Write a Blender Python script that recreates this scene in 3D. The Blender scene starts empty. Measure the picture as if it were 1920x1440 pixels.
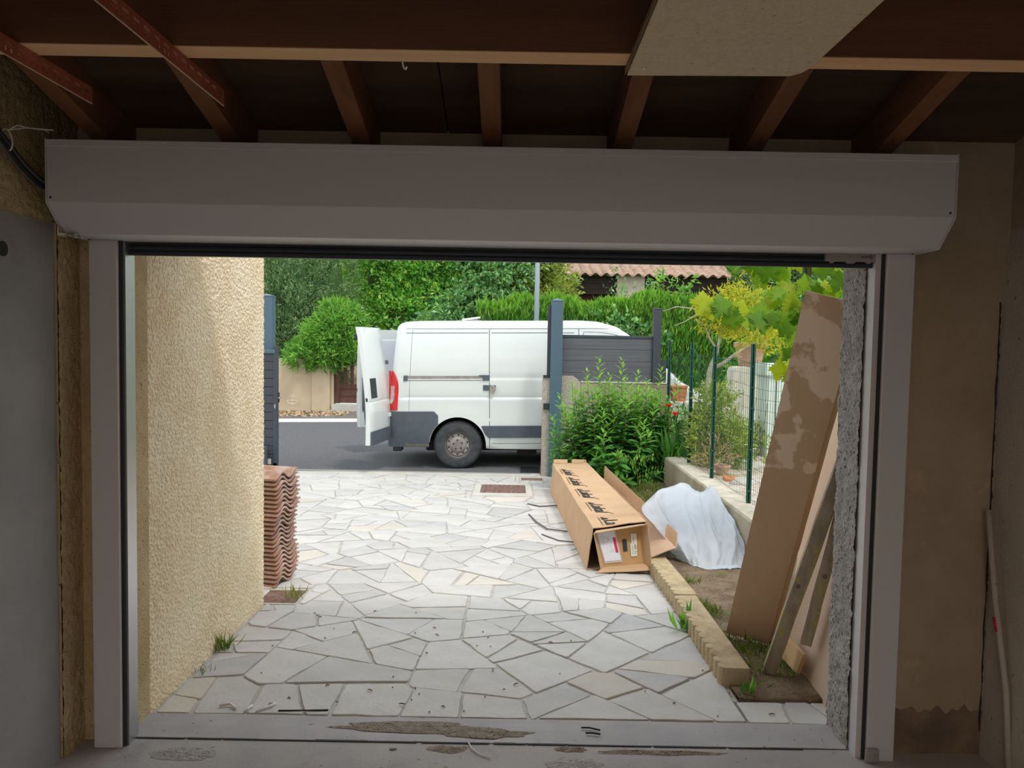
import bpy, math, random
import numpy as np
from mathutils import Vector, Matrix, Euler, noise as mn
PI = math.pi
rnd = random.Random(7)
npr = np.random.default_rng(11)
S = bpy.context.scene
COL = S.collection

# ------------------------------------------------------------------ camera
cd = bpy.data.cameras.new('camera')
cam = bpy.data.objects.new('camera', cd)
COL.objects.link(cam)
cd.sensor_fit = 'HORIZONTAL'
cd.sensor_width = 36.0
cd.lens = 36.0 * 1442.0 / 1920.0
cd.clip_start = .05
cd.clip_end = 300
p_, r_ = math.radians(3.0), math.radians(1.0)
fw = Vector((0, math.cos(p_), -math.sin(p_)))
rt = fw.cross(Vector((0, 0, 1))).normalized()
up = rt.cross(fw)
rt2 = rt * math.cos(r_) + up * math.sin(r_)
up2 = -rt * math.sin(r_) + up * math.cos(r_)
mw = Matrix((rt2, up2, -fw)).transposed().to_4x4()
mw.translation = Vector((0, 0, 1.62))
cam.matrix_world = mw
S.camera = cam

# ------------------------------------------------------------------ sky, sun, exposure
w = bpy.data.worlds.new('sky')
S.world = w
w.use_nodes = True
nt = w.node_tree
bg = nt.nodes['Background']
bg.inputs[1].default_value = 1.30
tc = nt.nodes.new('ShaderNodeTexCoord')
sx = nt.nodes.new('ShaderNodeSeparateXYZ')
nt.links.new(tc.outputs['Generated'], sx.inputs[0])
cr = nt.nodes.new('ShaderNodeValToRGB')
cr.color_ramp.elements[0].position = .0
cr.color_ramp.elements[0].color = (.87, .89, .91, 1)
cr.color_ramp.elements[1].position = .9
cr.color_ramp.elements[1].color = (.94, .98, 1.04, 1)
nt.links.new(sx.outputs[2], cr.inputs[0])
nt.links.new(cr.outputs[0], bg.inputs[0])

sl = bpy.data.lights.new('sun', 'SUN')
sl.energy = 1.25
sl.angle = math.radians(7)
sl.color = (1.0, .95, .86)
so = bpy.data.objects.new('sun', sl)
COL.objects.link(so)
so.rotation_euler = Vector((-.25, .43, -.87)).to_track_quat('-Z', 'Y').to_euler()
so.location = (3, -4, 12)

S.view_settings.view_transform = 'Standard'
S.view_settings.look = 'None'
S.view_settings.gamma = 1
S.view_settings.use_curve_mapping = False
S.view_settings.exposure = 0.26
try:
    S.cycles.max_bounces = 10
    S.cycles.diffuse_bounces = 8
    S.cycles.transparent_max_bounces = 12
    S.cycles.use_denoising = True
    S.cycles.sample_clamp_indirect = 6
except Exception:
    pass

# ------------------------------------------------------------------ materials
def M(name, a, b=None, sc=5, rough=.6, metal=0, bump=0, bsc=60, rv=0, spec=.4, stretch=(1, 1, 1), lo=.38, hi=.62,
      c=None, csc=2.0, clo=.55, chi=.65, spot=None, ssc=80, slo=.62, shi=.68, coat=0):
    m = bpy.data.materials.new(name)
    m.use_nodes = True
    t = m.node_tree
    N, L = t.nodes, t.links
    bs = N['Principled BSDF']
    bs.inputs['Roughness'].default_value = rough
    bs.inputs['Metallic'].default_value = metal
    bs.inputs['Specular IOR Level'].default_value = spec
    bs.inputs['Coat Weight'].default_value = coat
    A = (*a, 1)
    co = N.new('ShaderNodeTexCoord')
    mp = N.new('ShaderNodeMapping')
    mp.inputs['Scale'].default_value = stretch
    L.new(co.outputs['Object'], mp.inputs[0])
    out = None
    def layer(prev, col, scale, l, h, det=6):
        n = N.new('ShaderNodeTexNoise')
        n.inputs['Scale'].default_value = scale
        n.inputs['Detail'].default_value = det
        n.inputs['Roughness'].default_value = .6
        L.new(mp.outputs[0], n.inputs['Vector'])
        r = N.new('ShaderNodeMapRange')
        r.inputs[1].default_value = l
        r.inputs[2].default_value = h
        L.new(n.outputs[0], r.inputs[0])
        x = N.new('ShaderNodeMix')
        x.data_type = 'RGBA'
        L.new(r.outputs[0], x.inputs[0])
        if prev is None:
            x.inputs[6].default_value = A
        else:
            L.new(prev, x.inputs[6])
        x.inputs[7].default_value = (*col, 1)
        return x.outputs[2]
    if b: out = layer(out, b, sc, lo, hi)
    if c: out = layer(out, c, csc, clo, chi)
    if spot: out = layer(out, spot, ssc, slo, shi, 2)
    if rv:
        oi = N.new('ShaderNodeObjectInfo')
        mr = N.new('ShaderNodeMapRange')
        mr.inputs[3].default_value = 1 - rv
        mr.inputs[4].default_value = 1 + rv
        L.new(oi.outputs['Random'], mr.inputs[0])
        hs = N.new('ShaderNodeHueSaturation')
        L.new(mr.outputs[0], hs.inputs['Value'])
        if out is None: hs.inputs['Color'].default_value = A
        else: L.new(out, hs.inputs['Color'])
        out = hs.outputs[0]
    if out is None: bs.inputs['Base Color'].default_value = A
    else: L.new(out, bs.inputs['Base Color'])
    if bump:
        n = N.new('ShaderNodeTexNoise')
        n.inputs['Scale'].default_value = bsc
        n.inputs['Detail'].default_value = 5
        L.new(mp.outputs[0], n.inputs['Vector'])
        bp = N.new('ShaderNodeBump')
        bp.inputs['Strength'].default_value = bump
        bp.inputs['Distance'].default_value = .02
        L.new(n.outputs[0], bp.inputs['Height'])
        L.new(bp.outputs[0], bs.inputs['Normal'])
    return m

def leafmat(name, col, tr=.35, rv=.0, rough=.5):
    m = M(name, col, tuple(x * .7 for x in col), sc=3, rough=rough, spec=.3, rv=rv)
    t = m.node_tree
    N, L = t.nodes, t.links
    bs = N['Principled BSDF']
    tl = N.new('ShaderNodeBsdfTranslucent')
    tl.inputs[0].default_value = (min(1, col[0] * 1.5), min(1, col[1] * 1.35), col[2] * .7, 1)
    mx = N.new('ShaderNodeMixShader')
    mx.inputs[0].default_value = tr
    L.new(bs.outputs[0], mx.inputs[1])
    L.new(tl.outputs[0], mx.inputs[2])
    L.new(mx.outputs[0], N['Material Output'].inputs[0])
    return m

# ------------------------------------------------------------------ mesh builder
class B:
    def __init__(s): s.v, s.f, s.m = [], [], []
    def add(s, vs, fs, mi=0):
        o = len(s.v)
        s.v += [tuple(p) for p in vs]
        s.f += [tuple(i + o for i in f) for f in fs]
        s.m += [mi] * len(fs)
        return s
    def hexa(s, p, mi=0):  # 8 points: bottom ring 0-3, top ring 4-7
        return s.add(p, [(3, 2, 1, 0), (4, 5, 6, 7), (0, 1, 5, 4), (1, 2, 6, 5), (2, 3, 7, 6), (3, 0, 4, 7)], mi)
    def box(s, x0, x1, y0, y1, z0, z1, mi=0):
        return s.hexa([(x0, y0, z0), (x1, y0, z0), (x1, y1, z0), (x0, y1, z0), (x0, y0, z1), (x1, y0, z1), (x1, y1, z1), (x0, y1, z1)], mi)
    def bar(s, a, b, wx, wy, upv=(0, 0, 1), mi=0):  # rectangular bar from a to b
        a, b = Vector(a), Vector(b)
        d = (b - a).normalized()
        u = d.cross(Vector(upv))
        if u.length < 1e-4: u = d.cross(Vector((0, 1, 0)))
        u.normalize()
        v = u.cross(d)
        q = []
        for c in (a, b):
            for i, j in ((-1, -1), (1, -1), (1, 1), (-1, 1)):
                q.append(c + u * wx / 2 * i + v * wy / 2 * j)
        return s.hexa(q, mi)
    def prism(s, poly, t0, t1, fn, mi=0):  # poly 2d -> fn(a,b,t)
        n = len(poly)
        vs = [fn(a, b, t0) for a, b in poly] + [fn(a, b, t1) for a, b in poly]
        fs = [tuple(range(n))[::-1], tuple(range(n, 2 * n))] + [(i, (i + 1) % n, n + (i + 1) % n, n + i) for i in range(n)]
        return s.add(vs, fs, mi)
    def slab(s, quad, th, mi=0):  # 4 corners, thickness along the normal
        q = [Vector(p) for p in quad]
        n = (q[1] - q[0]).cross(q[3] - q[0]).normalized() * th
        return s.hexa([p for p in q] + [p + n for p in q], mi)
    def tube(s, pts, r, n=8, mi=0, cap=True):
        pts = [Vector(p) for p in pts]
        rs = r if isinstance(r, (list, tuple)) else [r] * len(pts)
        vs, fs = [], []
        prev = None
        for i, p in enumerate(pts):
            d = (pts[min(i + 1, len(pts) - 1)] - pts[max(i - 1, 0)]).normalized()
            if prev is None:
                u = d.orthogonal().normalized()
            else:
                u = (prev - d * prev.dot(d))
                u = u.normalized() if u.length > 1e-6 else d.orthogonal().normalized()
            prev = u
            v = d.cross(u)
            for k in range(n):
                a = 2 * PI * k / n
                vs.append(p + (u * math.cos(a) + v * math.sin(a)) * rs[i])
        for i in range(len(pts) - 1):
            for k in range(n):
                a, b = i * n + k, i * n + (k + 1) % n
                fs.append((a, b, b + n, a + n))
        if cap:
            fs.append(tuple(range(n))[::-1])
            fs.append(tuple((len(pts) - 1) * n + k for k in range(n)))
        return s.add(vs, fs, mi)
    def lathe(s, prof, fn, n=32, mi=0, cap=True):  # prof [(r,h)], fn(x,y,h)
        vs, fs = [], []
        for r, h in prof:
            for k in range(n):
                a = 2 * PI * k / n
                vs.append(fn(r * math.cos(a), r * math.sin(a), h))
        for i in range(len(prof) - 1):
            for k in range(n):
                a, b = i * n + k, i * n + (k + 1) % n
                fs.append((a, b, b + n, a + n))
        if cap:
            fs.append(tuple(range(n))[::-1])
            fs.append(tuple((len(prof) - 1) * n + k for k in range(n)))
        return s.add(vs, fs, mi)
    def grid(s, P, mi=0):  # P[i][j] points
        n, m = len(P), len(P[0])
        return s.add([p for r in P for p in r], [(i * m + j, (i + 1) * m + j, (i + 1) * m + j + 1, i * m + j + 1) for i in range(n - 1) for j in range(m - 1)], mi)

ORG = {}
def link(o, parent=None):
    COL.objects.link(o)
    if parent is not None: o.parent = parent
    return o
def obj(name, b, mats, parent=None, origin=None, smooth=False, bevel=0, local=False, segs=2, ang=None):
    """one mesh object; vertices are given in world space unless its root is built locally"""
    po = ORG.get(parent, Vector((0, 0, 0)))
    o0 = Vector(origin) if origin is not None else po
    me = bpy.data.meshes.new(name)
    if isinstance(b, B):
        me.from_pydata([(x - o0.x, y - o0.y, z - o0.z) for x, y, z in b.v], [], b.f)
        if any(b.m): me.polygons.foreach_set('material_index', b.m)
    else:
        me = b
        if o0.length: me.transform(Matrix.Translation(-o0))
    for m in (mats if isinstance(mats, (list, tuple)) else [mats]): me.materials.append(m)
    me.update()
    o = bpy.data.objects.new(name, me)
    link(o, parent)
    o.location = o0 - po
    ORG[o] = o0
    if smooth:
        me.polygons.foreach_set('use_smooth', [True] * len(me.polygons))
        if ang: me.set_sharp_from_angle(angle=math.radians(ang))
    if bevel:
        md = o.modifiers.new('bevel', 'BEVEL')
        md.width = bevel
        md.segments = segs
        md.limit_method = 'ANGLE'
        md.harden_normals = False
    return o
def root(name, loc=(0, 0, 0)):
    o = bpy.data.objects.new(name, None)
    o.empty_display_size = .1
    o.location = loc
    ORG[o] = Vector(loc)
    COL.objects.link(o)
    return o
def tag(o, label=None, cat=None, group=None, kind=None):
    if label: o['label'] = label
    if cat: o['category'] = cat
    if group: o['group'] = group
    if kind: o['kind'] = kind
    return o
def struct(o): return tag(o, kind='structure')
def dup(r, loc, rz=None):
    c = r.copy()
    COL.objects.link(c)
    c.location = loc
    if rz is not None: c.rotation_euler = (0, 0, rz)
    for ch in list(r.children):
        k = ch.copy()
        COL.objects.link(k)
        k.parent = c
        for g in list(ch.children):
            q = g.copy()
            COL.objects.link(q)
            q.parent = k
    return c
def share(o, name, parent, loc, rot=(0, 0, 0), sc=1.0):
    """another object on the same mesh, placed relative to its parent"""
    c = bpy.data.objects.new(name, o if isinstance(o, bpy.types.Mesh) else o.data)
    link(c, parent)
    c.location = loc
    c.rotation_euler = rot
    c.scale = (sc, sc, sc) if isinstance(sc, (int, float)) else sc
    return c
def fast_mesh(name, V, quads, mi=None):
    me = bpy.data.meshes.new(name)
    n, k = quads.shape
    me.vertices.add(len(V))
    me.vertices.foreach_set('co', V.astype(np.float32).ravel())
    me.loops.add(n * k)
    me.loops.foreach_set('vertex_index', quads.astype(np.int32).ravel())
    me.polygons.add(n)
    me.polygons.foreach_set('loop_start', np.arange(0, n * k, k, dtype=np.int32))
    me.polygons.foreach_set('loop_total', np.full(n, k, dtype=np.int32))
    if mi is not None: me.polygons.foreach_set('material_index', mi.astype(np.int32))
    me.update()
    me.validate()
    return me
def leaves(C, D, ln, asp=.35, nm=3, jit=.25, bend=.12):
    """kite leaves: centres C, directions D"""
    n = len(C)
    D = D / np.linalg.norm(D, axis=1, keepdims=True)
    R = npr.normal(size=(n, 3))
    U = np.cross(D, R)
    U /= np.linalg.norm(U, axis=1, keepdims=True)
    Nn = np.cross(U, D)
    l = (ln * (1 + jit * npr.normal(size=(n, 1)))).clip(ln * .4, ln * 1.8)
    wd = l * asp
    V = np.empty((n, 4, 3))
    V[:, 0] = C
    V[:, 1] = C + D * l * .45 + U * wd / 2 + Nn * l * bend
    V[:, 2] = C + D * l
    V[:, 3] = C + D * l * .45 - U * wd / 2 + Nn * l * bend
    return V.reshape(-1, 3), np.arange(n * 4).reshape(-1, 4), npr.integers(0, nm, n)
def shell(c, r, n, lo=.8, ymax=.6, zmin=-1):
    """points in the outer shell of an ellipsoid, with outward directions"""
    P = npr.normal(size=(n * 3, 3))
    P /= np.linalg.norm(P, axis=1, keepdims=True)
    P = P[(P[:, 1] < ymax) & (P[:, 2] > zmin)][:n]
    k = npr.uniform(lo, 1.0, size=(len(P), 1))
    q = P * 4.1 + np.array(c) * 3.7
    k = k * (1 + .075 * (np.sin(q[:, :1] * 1.3 + q[:, 1:2]) + np.sin(q[:, 2:3] * 1.7 + 2 * q[:, :1]) + .8 * np.sin(q[:, 2:3] * 3.1 + q[:, 1:2] * 2.3)))
    return np.array(c) + P * k * np.array(r), P / np.array(r)
def ellipsoid(c, r, n=14, m=10):
    P = []
    for i in range(m + 1):
        th = PI * i / m
        row = []
        for j in range(n + 1):
            ph = 2 * PI * j / n
            q = Vector((math.sin(th) * math.cos(ph), math.sin(th) * math.sin(ph), math.cos(th)))
            k = 1 + .15 * mn.noise(q * 2.5 + Vector(c))
            row.append((c[0] + r[0] * q.x * k, c[1] + r[1] * q.y * k, c[2] + r[2] * q.z * k))
        P.append(row)
    return P
def interp(x, tab):
    if x <= tab[0][0]: return tab[0][1]
    for (a, va), (b, vb) in zip(tab, tab[1:]):
        if x <= b: return va + (vb - va) * (x - a) / (b - a)
    return tab[-1][1]
def gz(y): return -.045 - .027 * (y - 3.35)          # fall of the driveway
def rz_(x): return -.277 + .019 * (x + .8)           # cross fall of the road

# ------------------------------------------------------------------ palette
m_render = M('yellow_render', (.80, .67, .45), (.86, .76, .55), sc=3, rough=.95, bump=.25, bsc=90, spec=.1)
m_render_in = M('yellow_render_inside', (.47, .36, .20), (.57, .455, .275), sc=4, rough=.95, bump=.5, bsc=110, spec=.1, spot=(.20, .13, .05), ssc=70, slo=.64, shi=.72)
m_cement = M('grey_cement_wall', (.29, .29, .29), (.34, .335, .33), sc=3, rough=.9, bump=.15, bsc=140, spec=.15)
m_jamb = M('rough_grey_cement', (.42, .41, .39), (.56, .55, .53), sc=14, rough=.97, bump=.8, bsc=160, spec=.1, stretch=(1, 1, .55), spot=(.17, .165, .16), ssc=95, slo=.58, shi=.64)
m_tan = M('tan_plaster', (.36, .285, .205), (.43, .35, .26), sc=2.2, rough=.92, bump=.12, bsc=40, spec=.1, c=(.50, .40, .29), csc=5, clo=.62, chi=.75)
m_side = M('pale_plaster', (.48, .44, .38), (.56, .52, .46), sc=2, rough=.92, bump=.2, bsc=60, spec=.1, spot=(.25, .21, .17), ssc=45, slo=.68, shi=.74)
m_floor = M('garage_concrete', (.36, .345, .34), (.45, .43, .415), sc=1.6, rough=.85, bump=.12, bsc=70, c=(.30, .285, .28), csc=3.5, clo=.55, chi=.7, spot=(.2, .17, .14), ssc=38, slo=.70, shi=.76, spec=.2)
m_thresh = M('smooth_threshold_cement', (.38, .375, .38), (.45, .44, .44), sc=3, rough=.8, bump=.08, bsc=90, spec=.2, spot=(.24, .21, .18), ssc=30, slo=.68, shi=.74)
m_patch = M('crumbled_concrete', (.30, .26, .20), (.42, .38, .31), sc=30, rough=.97, bump=1, bsc=120, spec=.1, spot=(.12, .09, .06), ssc=60, slo=.6, shi=.66)
m_beam = M('dark_brown_timber', (.115, .05, .026), (.155, .07, .034), sc=2.5, rough=.75, bump=.1, bsc=40, stretch=(.25, 4, 4), c=(.05, .024, .014), csc=1.5, clo=.68, chi=.78)
m_rafter = M('brown_rafter', (.20, .09, .045), (.27, .125, .062), sc=3, rough=.8, stretch=(4, .3, 4), bump=.1)
m_under = M('lit_timber_underside', (.72, .42, .22), (.79, .50, .27), sc=3, rough=.75, stretch=(.3, 6, 4), c=(.36, .15, .06), csc=2.2, clo=.63, chi=.7)  # light from below is put into this paler timber colour
m_deck = M('stained_roof_boards', (.085, .052, .034), (.13, .08, .05), sc=3, rough=.85, stretch=(.5, 3, 1), bump=.1)
m_chip = M('chipboard', (.58, .49, .34), (.65, .56, .41), sc=120, rough=.9, spec=.15, c=(.40, .32, .20), csc=60, clo=.6, chi=.7)
m_chipedge = M('chipboard_edge', (.20, .13, .075), (.28, .19, .11), sc=60, rough=.95)
m_white = M('grey_white_lacquer', (.60, .60, .62), rough=.42, spec=.5)
m_white2 = M('grey_white_lacquer_face', (.60, .60, .62), rough=.5, spec=.4)
m_anth = M('anthracite_slat', (.035, .042, .055), rough=.4, spec=.5)
m_sensor = M('grey_plastic', (.33, .31, .29), rough=.5)
m_gasket = M('dark_gasket', (.03, .035, .04), rough=.7)
m_alu = M('aluminium', (.55, .56, .58), rough=.35, metal=.9)
m_steel = M('zinc_steel', (.6, .57, .5), rough=.3, metal=1)
m_ink = M('black_print', (.03, .028, .028), rough=.8)
m_primer = M('red_oxide_primer', (.33, .085, .05), (.38, .11, .065), sc=9, rough=.6)
m_galv = M('bare_edge', (.62, .42, .34), rough=.5)
m_black = M('black_rubber', (.018, .018, .02), rough=.6)
m_cable = M('grey_cable', (.11, .11, .12), rough=.5)
m_whitep = M('white_plastic', (.72, .71, .68), rough=.5)
m_stone = M('pale_paving_stone', (.495, .487, .462), (.572, .562, .533), sc=2.5, rough=.85, rv=.06, bump=.18, bsc=35, spec=.25, c=(.50, .495, .49), csc=1.7, clo=.56, chi=.7, spot=(.34, .31, .27), ssc=34, slo=.70, shi=.76)
m_stoneb = M('cream_paving_stone', (.53, .50, .44), (.575, .55, .49), sc=2.5, rough=.85, rv=.08, bump=.18, bsc=35, spec=.25, c=(.56, .48, .37), csc=2.2, clo=.6, chi=.74)
m_stonec = M('grey_paving_stone', (.45, .448, .435), (.515, .51, .495), sc=3, rough=.85, rv=.08, bump=.18, bsc=35, spec=.25, spot=(.33, .30, .27), ssc=34, slo=.70, shi=.76)
m_joint = M('mortar_joint', (.455, .44, .405), (.54, .525, .485), sc=9, rough=.97, bump=.5, bsc=90, spec=.1, c=(.40, .375, .33), csc=1.2, clo=.6, chi=.72)
m_conc = M('pale_concrete', (.52, .50, .45), (.60, .58, .52), sc=4, rough=.93, bump=.3, bsc=80, spec=.15)
m_mossy = M('stained_concrete_wall', (.29, .25, .175), (.40, .36, .27), sc=3, rough=.95, bump=.3, bsc=60, spec=.1, stretch=(1, 1, .4), c=(.28, .255, .17), csc=2, clo=.55, chi=.7)
m_mosstop = M('weathered_wall_top', (.52, .48, .38), (.64, .60, .50), sc=8, rough=.95, bump=.5, bsc=70, c=(.38, .36, .24), csc=5, clo=.6, chi=.7)
m_pebble = M('pebbledash', (.46, .41, .34), (.66, .60, .52), sc=55, rough=.97, bump=1, bsc=120, spec=.1)
m_edging = M('sandy_edging_concrete', (.47, .37, .22), (.56, .46, .30), sc=12, rough=.97, bump=.6, bsc=120, spec=.1, c=(.36, .29, .18), csc=4, clo=.58, chi=.7)
m_soil = M('brown_soil', (.17, .125, .08), (.27, .21, .145), sc=9, rough=1, bump=1, bsc=60, spec=.05, c=(.16, .20, .06), csc=2.6, clo=.57, chi=.68, spot=(.40, .36, .29), ssc=60, slo=.66, shi=.7)
m_asph = M('asphalt', (.125, .128, .135), (.165, .166, .172), sc=30, rough=.95, bump=.5, bsc=160, spec=.12)
m_walk = M('old_asphalt', (.17, .16, .155), (.22, .205, .19), sc=2, rough=.95, bump=.4, bsc=90, spec=.15, spot=(.33, .23, .12), ssc=9, slo=.66, shi=.7)
m_gutter = M('white_gutter_stone', (.62, .62, .60), (.68, .68, .66), sc=4, rough=.85)
m_beige = M('beige_street_render', (.56, .45, .31), (.63, .52, .37), sc=1.6, rough=.93, bump=.1, bsc=60, spec=.1, c=(.47, .36, .22), csc=1.0, clo=.55, chi=.75)
m_browng = M('brown_gate_paint', (.085, .035, .024), (.13, .058, .04), sc=6, rough=.6, stretch=(6, 6, .5))
m_gate = M('anthracite_aluminium', (.052, .062, .078), rough=.5, spec=.4)
m_gate2 = M('blue_grey_aluminium', (.075, .135, .18), rough=.42, spec=.5)
m_compo = M('grey_composite_board', (.105, .11, .125), (.135, .14, .155), sc=3, rough=.8, stretch=(.5, 3, 22), bump=.15, bsc=30)
m_van = M('white_van_paint', (.72, .775, .76), rough=.28, spec=.5, coat=.4)
m_vand = M('grey_van_plastic', (.085, .105, .125), (.10, .12, .14), sc=6, rough=.65, spec=.3)
m_vandirt = M('dusty_lower_bumper', (.13, .125, .11), (.19, .17, .135), sc=14, rough=.85)
m_seam = M('panel_gap', (.16, .18, .18), rough=.9)
m_well = M('dark_wheel_housing', (.03, .022, .022), rough=.95)
m_tyre = M('tyre_rubber', (.045, .05, .058), (.07, .075, .08), sc=9, rough=.85, bump=.2, bsc=80)
m_rim = M('dirty_steel_rim', (.36, .345, .34), (.27, .24, .22), sc=9, rough=.55, metal=.35)
m_red = M('red_lamp', (.62, .012, .02), rough=.2, spec=.6, coat=.5)
m_clear = M('clear_lamp', (.55, .38, .36), (.70, .60, .58), sc=20, rough=.2, coat=.5)
m_glass = M('dark_glass', (.02, .025, .03), rough=.08, spec=.6)
m_vanin = M('white_door_lining', (.66, .70, .74), rough=.45)
m_tile = M('clay_tile', (.38, .205, .145), (.50, .33, .255), sc=9, rough=.85, rv=.18, spec=.2, c=(.56, .46, .40), csc=5, clo=.46, chi=.64)
m_rooft = M('weathered_roof_tile', (.30, .19, .13), (.41, .29, .21), sc=6, rough=.9, rv=.2, c=(.25, .18, .14), csc=3, clo=.56, chi=.7)
m_rust = M('rusty_iron', (.17, .095, .075), (.25, .16, .13), sc=14, rough=.85, bump=.4, bsc=90)
m_card = M('cardboard', (.52, .345, .205), (.56, .38, .235), sc=3, rough=.9, spec=.1, stretch=(1, 1, 1), bump=.05, bsc=30)
m_cardin = M('cardboard_inside', (.55, .385, .27), (.59, .42, .30), sc=3, rough=.9, spec=.1)
m_cardd = M('cardboard_insert', (.48, .29, .13), (.52, .325, .155), sc=4, rough=.9, spec=.1)
m_cardedge = M('torn_cardboard_edge', (.58, .43, .27), (.42, .29, .17), sc=50, rough=.95)
m_cardpatch = M('patchy_cardboard', (.50, .345, .22), (.52, .36, .235), sc=3, rough=.9, spec=.1)
def pale_patches(m, col, sc, z0, z1):
    """pale patches with ragged outlines, only on the upper part of the sheet"""
    t = m.node_tree
    N, L = t.nodes, t.links
    bs = N['Principled BSDF']
    src = bs.inputs['Base Color'].links[0].from_socket
    co = N.new('ShaderNodeTexCoord'); n = N.new('ShaderNodeTexNoise'); sp = N.new('ShaderNodeSeparateXYZ')
    n.inputs['Scale'].default_value = sc; n.inputs['Detail'].default_value = 5
    L.new(co.outputs['Object'], n.inputs['Vector']); L.new(co.outputs['Object'], sp.inputs[0])
    z = N.new('ShaderNodeMapRange'); z.inputs[1].default_value = z0; z.inputs[2].default_value = z1; z.inputs[3].default_value = -.5; z.inputs[4].default_value = .012
    L.new(sp.outputs[2], z.inputs[0])
    a = N.new('ShaderNodeMath'); a.operation = 'ADD'
    L.new(n.outputs[0], a.inputs[0]); L.new(z.outputs[0], a.inputs[1])
    r = N.new('ShaderNodeMapRange'); r.inputs[1].default_value = .505; r.inputs[2].default_value = .535
    L.new(a.outputs[0], r.inputs[0])
    x = N.new('ShaderNodeMix'); x.data_type = 'RGBA'
    L.new(r.outputs[0], x.inputs[0]); L.new(src, x.inputs[6]); x.inputs[7].default_value = (*col, 1)
    L.new(x.outputs[2], bs.inputs['Base Color'])
pale_patches(m_cardpatch, (.72, .56, .42), 4.2, .92, 1.06)
m_mdf = M('pale_fibreboard', (.60, .46, .35), (.65, .51, .40), sc=2, rough=.8, spec=.2)
m_mdfedge = M('raw_board_edge', (.50, .29, .12), (.58, .36, .16), sc=20, rough=.9)
m_pine = M('stained_pine_offcut', (.58, .38, .19), (.64, .45, .25), sc=3, rough=.8, c=(.10, .05, .02), csc=7, clo=.60, chi=.68)
m_oldwood = M('weathered_plank', (.30, .245, .18), (.42, .35, .26), sc=4, rough=.92, stretch=(6, 6, .6), bump=.4, bsc=40, c=(.44, .38, .13), csc=5, clo=.57, chi=.66)
m_lichen = M('yellow_lichen', (.46, .42, .13), (.34, .30, .12), sc=60, rough=.95)
m_paper = M('white_paper', (.74, .76, .82), (.66, .68, .75), sc=40, rough=.7, lo=.55, hi=.62)
m_sleeve = M('clear_sleeve', (.55, .47, .42), rough=.25, spec=.6)
m_sticker = M('red_sticker', (.62, .03, .09), rough=.5)
m_label = M('cream_label', (.72, .72, .62), rough=.7)
m_greenp = M('dark_green_post', (.012, .085, .062), rough=.4, spec=.5)
m_greenw = M('green_coated_wire', (.01, .06, .04), rough=.5)
m_terra = M('terracotta', (.55, .33, .24), (.64, .45, .36), sc=5, rough=.9)
m_terra2 = M('orange_terracotta', (.58, .20, .09), (.66, .27, .13), sc=6, rough=.9)
m_brownpot = M('brown_glazed_pot', (.20, .10, .065), (.28, .15, .10), sc=6, rough=.5)
m_wwall = M('cream_white_render', (.74, .70, .62), (.80, .77, .69), sc=2, rough=.9, bump=.2, bsc=50)
m_mint = M('mint_plastic', (.62, .74, .66), rough=.45)
m_gravel = M('pale_garden_gravel', (.48, .40, .33), (.70, .62, .53), sc=7, rough=.97, bump=1, bsc=25, c=(.34, .32, .16), csc=1.6, clo=.58, chi=.66)
m_bark = M('pale_bark', (.42, .37, .29), (.54, .49, .40), sc=12, rough=.95, bump=.4)
m_twig = M('brown_stem', (.16, .11, .055), (.22, .15, .08), sc=12, rough=.9)
m_lamp = M('galvanised_pole', (.34, .42, .45), rough=.5, metal=.2)
m_darkw = M('dark_stained_boards', (.03, .022, .018), (.045, .032, .026), sc=3, rough=.8, stretch=(1, 1, 12))
m_hwall = M('far_house_render', (.50, .44, .34), (.58, .52, .42), sc=2, rough=.95)
l_cyp = [leafmat('cypress_a', (0.122, 0.254, 0.101), .2), leafmat('cypress_b', (0.187, 0.343, 0.144), .2), leafmat('cypress_c', (0.287, 0.420, 0.188), .2)]
l_ole = [leafmat('oleander_a', (0.127, 0.342, 0.066)), leafmat('oleander_b', (0.223, 0.513, 0.098)), leafmat('oleander_c', (0.342, 0.621, 0.130))]
l_tree = [leafmat('bright_a', (0.150, 0.438, 0.078)), leafmat('bright_b', (0.262, 0.635, 0.120)), leafmat('bright_c', (0.521, 0.809, 0.175))]
l_dark = [leafmat('ivy_a', (0.149, 0.376, 0.146), .25), leafmat('ivy_b', (0.248, 0.518, 0.210), .25), leafmat('ivy_c', (0.422, 0.674, 0.276), .25)]
l_yel = [leafmat('olive_a', (0.240, 0.350, 0.090)), leafmat('olive_b', (0.384, 0.515, 0.141)), leafmat('olive_c', (0.528, 0.644, 0.154))]
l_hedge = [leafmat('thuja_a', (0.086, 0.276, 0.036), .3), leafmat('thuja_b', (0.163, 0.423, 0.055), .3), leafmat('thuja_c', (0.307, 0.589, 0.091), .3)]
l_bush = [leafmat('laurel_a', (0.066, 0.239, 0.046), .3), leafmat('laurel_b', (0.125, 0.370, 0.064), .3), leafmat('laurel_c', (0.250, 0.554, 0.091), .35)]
l_vine = [leafmat('vine_a', (.12, .27, .015), .45), leafmat('vine_b', (.22, .40, .02), .5), leafmat('vine_c', (.34, .45, .025), .55)]
l_lem = [leafmat('lemon_a', (.36, .45, .03), .4), leafmat('lemon_b', (.48, .53, .045), .4), leafmat('lemon_c', (.60, .60, .08), .4)]
l_grass = [leafmat('grass_a', (.10, .19, .025), .3), leafmat('grass_b', (.17, .26, .04), .3), leafmat('grass_c', (.24, .29, .07), .3)]
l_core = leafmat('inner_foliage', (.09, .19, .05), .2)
m_petalw = leafmat('white_petal', (.82, .82, .80), .3)
m_petalr = leafmat('red_petal', (.72, .02, .012), .3)
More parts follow.
